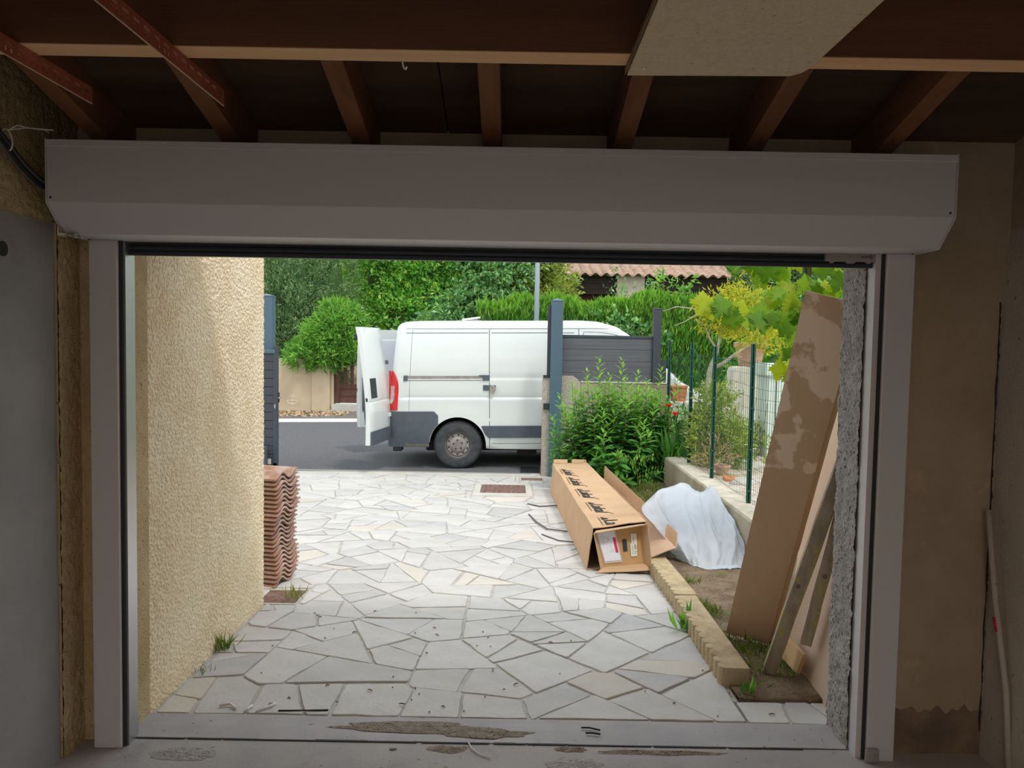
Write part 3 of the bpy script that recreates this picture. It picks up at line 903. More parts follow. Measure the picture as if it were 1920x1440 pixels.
bp = tag(root('ceiling_board', (.515, 1.35, 2.345)), 'beige chipboard panel screwed flat under the roof beam', 'board')
b = B().prism([(.284, .55), (.750, .55), (.745, 1.995), (.735, 2.035), (.715, 2.058), (.290, 2.073)], 2.333, 2.3495, lambda x, y, t: (x, y, t), 0)
o = obj('panel', b, [m_chip], bp, bevel=.001)
b = B().box(.2825, .2845, .55, 2.07, 2.3335, 2.349)
obj('left_edge', b, m_chipedge, bp)
for xx, yy in ((.325, 2.02), (.69, 2.012)):
    b = B().lathe([(0, 0), (.0055, 0), (.0045, .0015), (0, .0018)], lambda x, y, h, xx=xx, yy=yy: (xx + x, yy + y, 2.333 - h), 14)
    obj('screw', b, m_steel, bp)
b = B().tube([(-.30, 2.045, 2.3505), (-.30, 2.053, 2.343), (-.297, 2.056, 2.336), (-.292, 2.052, 2.332), (-.289, 2.048, 2.337)], .0025, 8)
tag(obj('hook', b, m_whitep, origin=(-.30, 2.05, 2.345), smooth=True), 'small white hook under the middle of the roof beam', 'hook')

# cable bundle running along the left wall into the casing
cb = tag(root('cable_bundle', (-1.70, 2.5, 2.2)), 'bundle of black and grey cables held by a white tie beside the shutter casing', 'cables')
path = [(-1.706, 1.9, 2.46), (-1.702, 2.2, 2.395), (-1.701, 2.42, 2.335), (-1.700, 2.56, 2.275), (-1.700, 2.68, 2.205), (-1.693, 2.77, 2.163), (-1.672, 2.80, 2.155)]
for i, (dy, dz, m_, rr_) in enumerate([(0, 0, m_black, .007), (.006, .013, m_cable, .006), (-.01, -.013, m_black, .007), (.004, -.024, m_cable, .006), (.012, .022, m_black, .006), (-.004, -.006, m_whitep, .004)]):
    pts = []
    for k, p in enumerate(path):
        s = 1.25 - .12 * k
        pts.append((p[0] + .004 * math.sin(i * 2 + k), p[1] + dy * s, p[2] + dz * s))
    sm = []
    for k in range(len(pts) - 1):
        for t in np.linspace(0, 1, 5)[:-1]:
            p0, p1, p2, p3 = [Vector(pts[max(0, min(len(pts) - 1, k + d))]) for d in (-1, 0, 1, 2)]
            sm.append(.5 * ((2 * p1) + (p2 - p0) * t + (2 * p0 - 5 * p1 + 4 * p2 - p3) * t * t + (3 * p1 - p0 - 3 * p2 + p3) * t ** 3))
    if i == 5: sm = sm[:13]
    obj('cable', B().tube(sm, rr_, 7), m_, cb, smooth=True)
tie = B().tube([Vector((-1.694, 2.595 + .0, 2.268)) + Vector((.018 * math.cos(a), .008 * math.sin(a) - .016 * math.sin(a), .034 * math.sin(a))) for a in np.linspace(0, 2 * PI, 18)], .0028, 6)
tie.tube([(-1.680, 2.585, 2.298), (-1.662, 2.60, 2.318), (-1.640, 2.62, 2.315), (-1.60, 2.63, 2.313), (-1.565, 2.64, 2.314)], .0022, 6)
tie.tube([(-1.680, 2.585, 2.298), (-1.672, 2.66, 2.325), (-1.666, 2.74, 2.345), (-1.655, 2.77, 2.338)], .0022, 6)
obj('cable_tie', tie, m_whitep, cb, smooth=True)
# small zinc bracket at the casing's lower left corner
lb = tag(root('bracket', (-1.645, 2.86, 2.0)), 'small shiny metal bracket with screws under the casing left corner', 'bracket')
obj('plate', B().box(-1.662, -1.615, 2.845, 2.869, 1.992, 1.9975), m_steel, lb, bevel=.001)
obj('flange', B().box(-1.664, -1.6605, 2.82, 2.875, 1.985, 2.018), m_steel, lb, bevel=.001)
for i, (xx, yy) in enumerate(((-1.625, 2.85), (-1.605, 2.853))):
    b = B().tube([(xx, yy, 1.992), (xx + .004, yy, 1.984), (xx + .02, yy - .004, 1.980)], [.004, .005, .002], 8)
    obj('screw', b, m_steel, lb, smooth=True)
# pale stick leaning in the right corner
b = B().tube([(1.955, 2.90, ZF), (1.945, 2.93, .30), (1.928, 3.0, .65), (1.912, 3.045, .99)], [.012, .0115, .011, .010], 10)
ps = tag(root('stick', (1.955, 2.92, ZF)), 'thin pale stick with a red band leaning in the right corner', 'stick')
obj('shaft', b, m_side, ps, smooth=True)
obj('red_band', B().tube([(1.9335, 2.978, .52), (1.930, 2.99, .575)], .0125, 10), m_sticker, ps, smooth=True)
# crumpled clear film on the floor by the right rail
P = []
for i in range(13):
    P.append([(1.60 + .12 * i / 12, 2.84 + .10 * j / 10, ZF + .002 + max(0, .05 * (1 - ((i - 6) / 6.5) ** 2) * (1 - ((j - 5) / 5.5) ** 2) * (.55 + 1.1 * mn.noise(Vector((i * .55, j * .6, 1)))))) for j in range(11)])
m_film = M('clear_film', (.55, .52, .50), rough=.15, spec=.8)
tag(obj('crumpled_film', B().grid(P), m_film, origin=(1.66, 2.89, ZF)), 'crumpled clear plastic film on the floor by the right rail', 'plastic')

# scraps lying at the threshold and on the paving
def scrap(name, pts, r, mat, label, cat, group=None, n=6):
    o = tag(obj(name, B().tube(pts, r, n), mat, origin=pts[0], smooth=True), label, cat, group)
    return o
g = lambda x, y, d=.006: (x, y, max(gz(y), -9) + d)
scrap('twig', [g(-1.02, 3.36), g(-.93, 3.365, .008), g(-.80, 3.375, .007)], [.005, .003, .004], m_black, 'dark green straight stem lying on the paving before the threshold', 'twig')
scrap('white_strip', [g(-1.30, 3.40), g(-1.255, 3.415, .01), g(-1.215, 3.375)], .006, m_whitep, 'white plastic strip, the long flat curl nearest the yellow wall', 'scrap', 'white strips on the paving')
scrap('white_strip', [g(-1.165, 3.345), g(-1.158, 3.37, .012), g(-1.15, 3.40, .01)], .0065, m_whitep, 'short upright white plastic strip, middle one of three', 'scrap', 'white strips on the paving')
scrap('white_strip', [g(-1.115, 3.345), g(-1.085, 3.375, .012), g(-1.06, 3.40, .014), g(-1.055, 3.43, .01), g(-1.085, 3.43)], .006, m_whitep, 'white plastic strip bent like a hook, right of the other two strips', 'scrap', 'white strips on the paving')
scrap('cable_offcut', [(.325, 3.245, ZF + .012), (.36, 3.243, ZF + .013), (.405, 3.225, ZF + .012)], .0038, m_black, 'black cable offcut on the threshold, the upper of two', 'scrap', 'black cable offcuts')
scrap('cable_offcut', [(.340, 3.200, ZF + .012), (.37, 3.198, ZF + .013), (.402, 3.190, ZF + .012)], .0038, m_black, 'black cable offcut on the threshold, the lower straight one', 'scrap', 'black cable offcuts')
scrap('white_cable', [(-.155, 3.115, ZF + .006), (-.14, 3.07, ZF + .006), (-.11, 3.03, ZF + .006), (-.06, 3.0, ZF + .006)], .003, m_whitep, 'thin white cable end on the garage floor near the joint', 'scrap')
k = random.Random(5)
for i in range(46):                       # crumbs of leaf and twig
    x, y = k.uniform(-1.3, 1.2), 3.33 + 1.5 * k.random() ** 1.6
    a, l = k.uniform(0, PI), k.choice([.006, .008, .012, .02, .03])
    b = B().tube([g(x, y, .006), g(x + l * math.cos(a) * .5, y + l * math.sin(a) * .5, .009), g(x + l * math.cos(a), y + l * math.sin(a), .006)], [.0025, .0035, .002], 5)
    tag(obj('leaf_crumb', b, m_twig, origin=g(x, y)), 'dry brown crumb of leaf lying on the paving', 'debris', 'dry crumbs on the paving')
scrap('black_cable', [g(.20, 8.60), g(.33, 8.42, .012), g(.52, 8.44, .02)], .008, m_cable, 'black cable end from the carton, the farther one by the drain cover', 'cable', 'cables by the carton')
scrap('black_cable', [g(.20, 7.98), g(.27, 7.55, .014), g(.36, 7.25, .014), g(.54, 7.12, .02)], .008, m_cable, 'curved black cable beside the carton, the nearer one', 'cable', 'cables by the carton')
scrap('grey_cable', [g(.30, 7.05), g(.44, 6.78, .012), g(.57, 6.72, .014)], .006, m_cable, 'thin grey cable half under the carton side', 'cable', 'cables by the carton')

# ================================================================== DRAIN COVERS
mc = tag(root('manhole_cover', (-.08, 9.6, gz(9.6))), 'brown cast iron cover in a concrete frame on the drive', 'manhole cover')
fz = lambda y: gz(y) + .004
b = B()
for (xa, xb, ya, yb) in ((-.45, .27, 9.09, 9.31), (-.45, .27, 9.95, 10.09), (-.45, -.372, 9.31, 9.95), (.195, .27, 9.31, 9.95)):
    b.hexa([(xa, ya, fz(ya) - .03), (xb, ya, fz(ya) - .03), (xb, yb, fz(yb) - .03), (xa, yb, fz(yb) - .03), (xa, ya, fz(ya)), (xb, ya, fz(ya)), (xb, yb, fz(yb)), (xa, yb, fz(yb))])
obj('concrete_frame', b, m_conc, mc)
b = B().hexa([(-.368, 9.315, fz(9.3) - .03), (.191, 9.315, fz(9.3) - .03), (.191, 9.945, fz(9.95) - .03), (-.368, 9.945, fz(9.95) - .03), (-.368, 9.315, fz(9.315) - .004), (.191, 9.315, fz(9.315) - .004), (.191, 9.945, fz(9.945) - .004), (-.368, 9.945, fz(9.945) - .004)])
lid = obj('lid', b, m_rust, mc)
for i in range(9):
    for j in range(8):
        x, y = -.335 + .06 * i, 9.36 + .075 * j
        b = B().box(x, x + .035, y, y + .05, fz(y) - .005, fz(y) + .002)
        obj('tread_stud', b, m_rust, lid)
def grate(name, xa, xb, ya, yb, n, label, mat):
    r = tag(root(name, ((xa + xb) / 2, (ya + yb) / 2, gz(ya))), label, 'drain grate', 'drain grates in the paving')
    z = lambda y: gz(y) + .003
    obj('frame', B().box(xa, xb, ya, ya + .012, z(ya) - .02, z(ya)).box(xa, xb, yb - .012, yb, z(yb) - .02, z(yb)).box(xa, xa + .012, ya, yb, z(yb) - .02, z(yb)).box(xb - .012, xb, ya, yb, z(yb) - .02, z(yb)), m_conc, r)
    for i in range(n):
        y = ya + .014 + (yb - ya - .028) * i / n
        obj('bar', B().box(xa + .012, xb - .012, y, y + (yb - ya) / n * .7, z(y) - .02, z(y) - .001), mat, r)
    obj('pit', B().box(xa, xb, ya, yb, z(yb) - .03, z(yb) - .024), m_gasket, r)
grate('drain_grate', -1.64, -1.375, 4.885, 5.20, 8, 'rusty slatted drain grate in front of the tile stack', m_rust)
grate('drain_grate', .135, .455, 10.36, 10.62, 6, 'small brown grate beside the gate pillar foot', m_rust)
tag(obj('mat', B().box(.145, .43, 11.14, 11.60, rz_(.3) + .001, rz_(.3) + .016), m_black, origin=(.28, 11.4, rz_(.3)), bevel=.004), 'dark mat lying at the pillar on the road edge', 'mat')

# ================================================================== STACK OF ROOF TILES
k = random.Random(3)
def tile_mesh(nm, width=.30, length=.46, n=26):
    b = B()
    P, Q = [], []
    for i in range(2):
        xx = -length * (1 - i)
        row, row2 = [], []
        for j in range(n + 1):
            t = j / n
            h = .044 * (math.cos(2 * PI * (t * 1.62 - .55)) * .5 + .5) ** 1.25
            if t < .08: h *= t / .08
            row.append((xx, width * t, h + .013)); row2.append((xx, width * t, h))
        P.append(row); Q.append(row2)
    m_ = n + 1
    b.grid(P); b.grid([r[::-1] for r in Q])
    o = len(b.v)
    for i in (0, 1):
        b.add(P[i] + Q[i], [(j, j + 1, m_ + j + 1, m_ + j) if i == 0 else (j + 1, j, m_ + j, m_ + j + 1) for j in range(n)])
    b.add([P[0][0], P[1][0], Q[1][0], Q[0][0]], [(0, 1, 2, 3)])
    b.add([P[0][-1], P[1][-1], Q[1][-1], Q[0][-1]], [(3, 2, 1, 0)])
    me = bpy.data.meshes.new(nm)
    me.from_pydata(b.v, [], b.f)
    me.materials.append(m_tile)
    me.polygons.foreach_set('use_smooth', [True] * len(me.polygons))
    me.set_sharp_from_angle(angle=.7)
    return me
tm = tile_mesh('roof_tile')
NT = 25
pitch = .0308
for i in range(NT):
    o = bpy.data.objects.new('roof_tile', tm)
    COL.objects.link(o)
    a = math.atan2(.074, .27) + k.uniform(-.02, .02)
    ox = .012 * math.sin(i * .45) + k.uniform(-.007, .007) + (.012 if i > 19 else 0)
    o.location = (-1.620 + ox, 5.235 + k.uniform(-.006, .006), gz(5.25) + .003 + pitch * i)
    o.rotation_euler = (0, 0, -a + .0)
    pos = 'topmost' if i == NT - 1 else ('lowest' if i == 0 else f'number {i + 1} from the bottom')
    tag(o, f'clay roof tile {pos} of the stack beside the yellow wall', 'roof tile', 'clay roof tiles stacked by the wall')
# ================================================================== VAN (built around its own origin: rear, middle, ground)
van = tag(root('van', (0, 0, 0)), 'white panel van parked across the street end of the drive with rear doors open', 'van')
HW = [(.26, .955), (.33, .975), (.45, 1.0), (.62, 1.012), (.90, 1.02), (1.03, 1.026), (1.052, 1.024), (1.082, 1.000), (1.112, 1.012), (1.25, 1.018), (1.345, 1.018), (1.362, 1.010), (1.385, 1.008), (1.40, 1.012), (1.6, 1.002), (1.9, .968), (2.05, .942), (2.115, .930), (2.122, .924), (2.135, .926), (2.30, .89)]
ZT = [(0, 2.19), (.05, 2.225), (.14, 2.245), (.4, 2.254), (2.9, 2.254), (3.15, 2.238), (3.4, 2.17), (3.65, 2.01), (4.03, 1.67), (4.38, 1.34), (4.6, 1.22), (4.82, 1.08), (4.93, .86), (4.96, .70)]
ZB = [(0, .44), (.8, .40), (1.5, .30), (3.6, .28), (4.5, .30), (4.96, .40)]
WA = ((1.01, .36), (4.01, .36))
def plan(x):
    f = 1.0
    if x < .10: f -= .035 * ((.10 - x) / .10) ** 2
    if x > 3.7: f -= .20 * ((x - 3.7) / 1.26) ** 2.2
    return f
def lean(x, z):
    if x > .6: return 0
    return max(0, z - .9) ** 1.3 * .085 * (1 - x / .6)
def side(x, z, off=0):
    y = interp(z, HW)
    if x < .24:                     # the pressed lines die out at the rear corner
        g_ = max(0, min(1, (x - .13) / .1))
        if 1.03 < z < 1.13: y = y * g_ + 1.021 * (1 - g_)
        if 1.34 < z < 1.405: y = y * g_ + 1.014 * (1 - g_)
    y *= plan(x)
    for wx, wz in WA:
        d = math.hypot(x - wx, (z - wz) * 1.0)
        if d < .62 and z > wz - .05: y += .012 * max(0, min(1, (.62 - d) / .1))
    return y + off
ROWS = [.28, .32, .36, .40, .45, .50, .56, .62, .70, .78, .86, .94, 1.0, 1.03, 1.052, 1.066, 1.082, 1.097, 1.112, 1.18, 1.25, 1.32, 1.345, 1.362, 1.385, 1.40, 1.5, 1.6, 1.7, 1.8, 1.9, 1.98, 2.05, 2.119]
def ring(x):
    zb, zt = interp(x, ZB), interp(x, ZT)
    zs = zt - .135
    n = 30
    zz = []
    for k_ in range(len(ROWS)):         # same rows everywhere; squeezed where the nose drops
        z = ROWS[k_]
        zz.append(zb + (zs - zb) * (z - ROWS[0]) / (ROWS[-1] - ROWS[0]) if zs < 2.1 or zb > .3 and k_ < 4 and False else z)
    zz = [max(zb, z) if k_ else zb for k_, z in enumerate(zz)]
    for k_ in range(1, len(zz)):
        if zz[k_] <= zz[k_ - 1]: zz[k_] = zz[k_ - 1] + .0015
    zz[-1] = zs
    pts = [(side(x, z), z) for z in zz]
    ys = pts[-1][0]
    for i in range(1, 7):
        a = PI / 2 * i / 6
        pts.append((ys - .135 * (1 - math.cos(a)) * 1.05 - 0, zs + .105 * math.sin(a)))
    ye = pts[-1][0]
    for i in range(1, 5):
        t = i / 4
        pts.append((ye * (1 - t), zs + .105 + .03 * math.sin(t * PI / 2)))
    L_ = [(-y, z) for y, z in pts]
    R_ = [(y, z) for y, z in pts[:-1]][::-1]
    return [(x + lean(x, z), y, z) for y, z in L_ + R_]
xs = [0, .02, .05, .09, .14, .2, .26, .30] + [.36 + .05 * i for i in range(93)]
xs = [x for x in xs if x < 4.955] + [4.96]
b = B()
Rg = [ring(x) for x in xs]
m_ = len(Rg[0])
b.v = [p for r in Rg for p in r]
b.f = [(i * m_ + j, (i + 1) * m_ + j, (i + 1) * m_ + (j + 1) % m_, i * m_ + (j + 1) % m_) for i in range(len(Rg) - 1) for j in range(m_)]
b.f += [tuple(range(m_)), tuple((len(Rg) - 1) * m_ + j for j in range(m_))[::-1]]
b.m = [0] * len(b.f)
body = obj('body', b, [m_van], None, smooth=True, ang=38)
import bmesh
def outward(me):
    bm = bmesh.new(); bm.from_mesh(me)
    bmesh.ops.remove_doubles(bm, verts=bm.verts, dist=1e-5)
    bmesh.ops.recalc_face_normals(bm, faces=bm.faces)
    bm.to_mesh(me); bm.free()
def cut(o, cutters):
    for c in [o] + list(cutters): outward(c.data)
    for c in cutters:
        md = o.modifiers.new('cut', 'BOOLEAN')
        md.operation = 'DIFFERENCE'
        md.solver = 'EXACT'
        md.material_mode = 'TRANSFER'
        md.object = c
    me = bpy.data.meshes.new_from_object(o.evaluated_get(bpy.context.evaluated_depsgraph_get()))
    o.modifiers.clear()
    o.data = me
    me.polygons.foreach_set('use_smooth', [True] * len(me.polygons))
    me.set_sharp_from_angle(angle=math.radians(30))
def arch_cutter(wx, wz, r, y0=-1.3, y1=-.62):
    q = B()
    n = 40
    poly = [(wx + r * math.cos(PI * i / n * 1.0), wz + r * 1.0 * math.sin(PI * i / n)) for i in range(n + 1)] + [(wx - r - .01, -.2), (wx + r + .03, -.2)]
    q.prism(poly, y0, y1, lambda x, z, t: (x, t, z))
    c = obj('cutter', q, m_well)
    return c
cs = [arch_cutter(wx, wz, .425, *yy) for wx, wz in WA for yy in ((-1.3, -.62), (.62, 1.3))]
# load space behind the open rear doors
q = B().box(-.2, 1.7, -.80, .80, .83, 2.02)
cs.append(obj('cutter', q, m_vanin))
cut(body, cs)
body.parent = van
# lower grey cladding that wraps round the rear corner
def clad(zr, xe, off):
    bb = B()
    rows = []
    for z in zr:
        xend = xe(z)
        row = []
        for i in range(15): 
            x = xend + (.10 - xend) * i / 14
            row.append((x, -side(x, z, off), z))
        for i in range(1, 9):
            a = PI / 2 * i / 8
            row.append((.10 - .155 * math.sin(a), -side(.1, z, off) + .13 * (1 - math.cos(a)), z))
        row.append((-.055, -.3, z))
        row += [(p[0], -p[1], p[2]) for p in row[::-1]]
        inner = [(max(p[0], .02) if abs(p[1]) < .9 else p[0] + (.03 if p[0] < .1 else 0), p[1] * .93, z) for p in row[::-1]]
        rows.append(row + inner)
    n = len(rows[0])
    bb.v = [p for r in rows for p in r]
    bb.f = [(i * n + j, i * n + (j + 1) % n, (i + 1) * n + (j + 1) % n, (i + 1) * n + j) for i in range(len(rows) - 1) for j in range(n)]
    bb.f += [tuple(range(n))[::-1], tuple((len(rows) - 1) * n + j for j in range(n))]
    bb.m = [0] * len(bb.f)
    return bb
bump = obj('rear_bumper', clad([.335, .36, .42, .5, .6, .605, .62, .70, .8, .86, .872], lambda z: .66 if z > .86 else .72, .014), [m_vand], None, smooth=True, ang=35)
cb2 = [arch_cutter(1.01, .36, .432, -1.3, 1.3)]
q = B().prism([(.66, .9), (.655, .875), (.76, .77), (.9, .9)], -1.3, 1.3, lambda x, z, t: (x, t, z))
cb2.append(obj('cutter', q, m_vand))
cut(bump, cb2)
bump.parent = van
for c in cs + cb2: bpy.data.objects.remove(c)
b = B().grid([[(x, -side(x, z, .0165), z) for x in [.22 + .036 * i for i in range(11)]] for z in (.345, .36, .375, .385)])
obj('road_dirt', b, m_vandirt, bump)
obj('tow_step', B().box(.03, .17, -.98, -.80, .27, .345), m_black, bump, bevel=.02)

def strip(name, pts, wd, mat, parent, off=.0012, axis='z'):
    """thin line lying on the side skin"""
    bb = B()
    P = []
    for x, z in pts:
        if axis == 'x': P.append([(x - wd / 2 + lean(x, z), -side(x, z, off), z), (x + wd / 2 + lean(x, z), -side(x, z, off), z)])
        else: P.append([(x + lean(x, z), -side(x, z - wd / 2, off), z - wd / 2), (x + lean(x, z), -side(x, z + wd / 2, off), z + wd / 2)])
    bb.grid(P)
    return obj(name, bb, mat, parent)
zl = lambda a, c, n=160: [a + (c - a) * i / n for i in range(n + 1)]
strip('panel_gap', [(1.49, z) for z in zl(.31, 2.10)], .011, m_seam, body, axis='x')
strip('panel_gap', [(2.83, z) for z in zl(.31, 2.10)], .011, m_seam, body, axis='x')
strip('panel_gap', [(2.90, z) for z in zl(.31, 2.05)], .009, m_seam, body, axis='x')
strip('panel_gap', [(.285, z) for z in zl(.88, 2.10)], .005, m_seam, body, axis='x')
strip('roof_gutter_line', [(x, 2.108) for x in zl(.17, 3.28, 60)], .006, m_seam, body)
strip('panel_crease', [(x, 2.045) for x in zl(.17, 1.47, 20)], .011, m_seam, body)
strip('panel_crease', [(x, 2.045) for x in zl(1.52, 2.76, 20)], .011, m_seam, body)
strip('sill_line', [(x, .385) for x in zl(1.52, 3.5, 20)], .008, m_seam, body)
# sliding door rail, handle, padlock
def sideplate(name, poly, mat, parent, off=.012, bev=.003, nx=1):
    bb = B()
    n = len(poly)
    front = [(x + lean(x, z), -side(x, z, off), z) for x, z in poly]
    back = [(x + lean(x, z), -side(x, z, -.02), z) for x, z in poly]
    bb.add(front + back, [tuple(range(n)), tuple(range(n, 2 * n))[::-1]] + [(i, n + i, n + (i + 1) % n, (i + 1) % n) for i in range(n)])
    return obj(name, bb, mat, parent, bevel=bev)
rl = sideplate('door_rail', [(.20, 1.335), (1.46, 1.335), (1.46, 1.405), (.20, 1.405)], m_rim, van, .004, 0)
sideplate('rail_lip', [(.22, 1.345), (1.40, 1.345), (1.40, 1.356), (.22, 1.356)], m_van, rl, .012, .002)
sideplate('rail_lip', [(.22, 1.385), (1.40, 1.385), (1.40, 1.393), (.22, 1.393)], m_seam, rl, .008, .001)
sideplate('rail_cap', [(.185, 1.33), (.25, 1.33), (.25, 1.41), (.185, 1.41)], m_vand, rl, .018, .006)
sideplate('rail_cap', [(1.39, 1.335), (1.485, 1.335), (1.485, 1.415), (1.33, 1.415), (1.35, 1.40), (1.39, 1.395)], m_vand, rl, .018, .004)
dh = sideplate('door_handle', [(1.395, 1.185), (1.58, 1.185), (1.585, 1.262), (1.395, 1.268)], m_vand, van, .016, .006)
b = B().lathe([(0, 0), (.042, 0), (.045, .01), (.045, .04), (.038, .05), (0, .052)], lambda x, y, h: (1.535 + x, -side(1.53, 1.2, .014 + h), 1.215 + y), 22)
pl = obj('padlock', b, m_steel, van, smooth=True, ang=40)
obj('padlock_body', B().box(1.505, 1.565, -side(1.53, 1.2, .055), -side(1.53, 1.2, .02), 1.14, 1.20), m_steel, pl, bevel=.008)
obj('keyhole', B().box(1.53, 1.54, -side(1.53, 1.2, .068), -side(1.53, 1.2, .06), 1.222, 1.245), m_ink, pl)
sideplate('side_moulding', [(1.365, .655), (3.45, .655), (3.45, .475), (1.47, .475), (1.42, .53)], m_vand, van, .016, .008)
sideplate('cab_window', [(3.02, 1.42), (3.95, 1.42), (3.62, 1.84), (3.50, 1.915), (3.40, 1.94), (3.12, 1.945), (3.03, 1.90)], m_glass, van, .004, 0)
strip('window_frame', [(3.0, 1.4), (3.0, 1.88), (3.03, 1.94), (3.1, 1.965), (3.35, 1.96), (3.5, 1.935), (3.66, 1.86)], .022, m_vand, van, .003)
strip('panel_crease', [(2.9, 2.06), (3.15, 2.05), (3.35, 2.02), (3.5, 1.975), (3.64, 1.90), (3.8, 1.76)], .008, m_seam, body)
# windscreen follows the loft
b = B()
P = []
for i in range(9):
    x = 3.60 + .72 * i / 8
    z = interp(x, ZT)
    yy = side(x, min(z - .14, 1.9)) - .14
    P.append([(x + .012, yy * (j / 5 - 1), z - .02 * abs(j / 5 - 1) ** 3 + .006) for j in range(11)])
b.grid(P)
obj('windscreen', b, m_glass, van, smooth=True)
# rear lamp
def patch(name, zs, x0f, x1f, mat, parent, off):
    """closed shell hugging the side skin between two outlines"""
    bb = B()
    F_, K_ = [], []
    for z in zs:
        a, c = x0f(z), x1f(z)
        F_.append([(a + (c - a) * i / 5 + lean(a, z), -side(a + (c - a) * i / 5, z, off * (1 if 0 < i < 5 else .4)), z) for i in range(6)])
        K_.append([(p[0], p[1] + off + .01, p[2]) for p in F_[-1]])
    bb.grid(F_)
    for r, k_ in ((F_[0], K_[0]), (F_[-1], K_[-1])): bb.grid([r, k_])
    bb.grid([[r[0], k_[0]] for r, k_ in zip(F_, K_)]); bb.grid([[r[-1], k_[-1]] for r, k_ in zip(F_, K_)])
    return obj(name, bb, mat, parent, smooth=True, ang=50)
TLX = [(.892, .115), (1.16, .115), (1.26, .110), (1.34, .092), (1.42, .055), (1.485, .006)]
tz = [.892 + .593 * i / 24 for i in range(25)]
tl = patch('tail_lamp', tz, lambda z: -.012, lambda z: interp(z, TLX), m_red, van, .020)
b = B().prism([(-.985, .892), (-.86, .892), (-.86, 1.3), (-.93, 1.46), (-.985, 1.485)], -.016, .02, lambda y, z, t: (t, y, z))
obj('lamp_rear_face', b, m_red, tl, bevel=.005)
patch('clear_section', [.99 + .265 * i / 10 for i in range(11)], lambda z: -.008, lambda z: .062 if z > 1.05 else .03 + .032 * (z - .99) / .06, m_clear, tl, .026)
# wheels
def wheel(wx, sgn):
    fn = lambda x, y, h: (wx + x, sgn * (.995 - h), .362 + y)
    tp = [(.20, .02), (.225, .012), (.25, .008), (.30, .006), (.335, .014), (.352, .028), (.361, .05), (.362, .11), (.361, .17), (.345, .20), (.30, .215), (.2, .21), (.20, .02)]
    bb = B().lathe(tp, fn, 56, cap=False)
    t = obj('wheel', bb, m_tyre, van, smooth=True, ang=50)
    tread = B()
    for i in range(64):
        a = 2 * PI * i / 64
        ca, sa = math.cos(a), math.sin(a)
        cb_, sb = math.cos(a + .055), math.sin(a + .055)
        q = []
        for r_, h in ((.343, .020), (.362, .048), (.366, .05), (.3665, .105), ):
            q.append((r_, h))
        for (r1, h1), (r2, h2) in zip(q, q[1:]):
            tread.add([fn(r1 * ca, r1 * sa, h1 - .004), fn(r1 * cb_, r1 * sb, h1 - .004), fn(r2 * cb_, r2 * sb, h2 - .003), fn(r2 * ca, r2 * sa, h2 - .003)], [(0, 1, 2, 3)])
    tag(obj('tread_blocks', tread, m_tyre, t), kind='stuff')
    rp = [(.0, .035), (.05, .034), (.055, .04), (.105, .042), (.118, .05), (.120, .062), (.130, .066), (.165, .060), (.172, .072), (.176, .09), (.19, .085), (.203, .03), (.212, .014), (.208, .026), (.2, .12), (0, .13)]
    rim = obj('rim', B().lathe(rp, fn, 56), m_rim, t, smooth=True, ang=30)
    for i in range(5):
        a = PI / 2 + .1 + 2 * PI * i / 5
        obj('bolt', B().lathe([(0, .036), (.0135, .036), (.014, .042), (.02, .044), (.02, .048), (0, .05)], lambda x, y, h: fn(.070 * math.cos(a) + x, .070 * math.sin(a) + y, h), 6), m_gasket, t)
    for i in range(10):
        a = .25 + 2 * PI * i / 10
        e = B().lathe([(0, .0585), (.0125, .0585), (.013, .066), (0, .066)], lambda x, y, h: fn((.1475 + x * .9) * math.cos(a) - y * 1.25 * math.sin(a), (.1475 + x * .9) * math.sin(a) + y * 1.25 * math.cos(a), h - (0.0)), 12)
        obj('vent_hole', e, m_black, t)
    return t
for wx, _ in WA:
    for s in (-1, 1): wheel(wx, s)
obj('underbody', B().box(.5, 4.4, -.72, .72, .24, .42).box(.94, 1.08, -.8, .8, .29, .40).box(1.9, 2.2, -.86, -.5, .20, .32), m_well, van, bevel=.03)
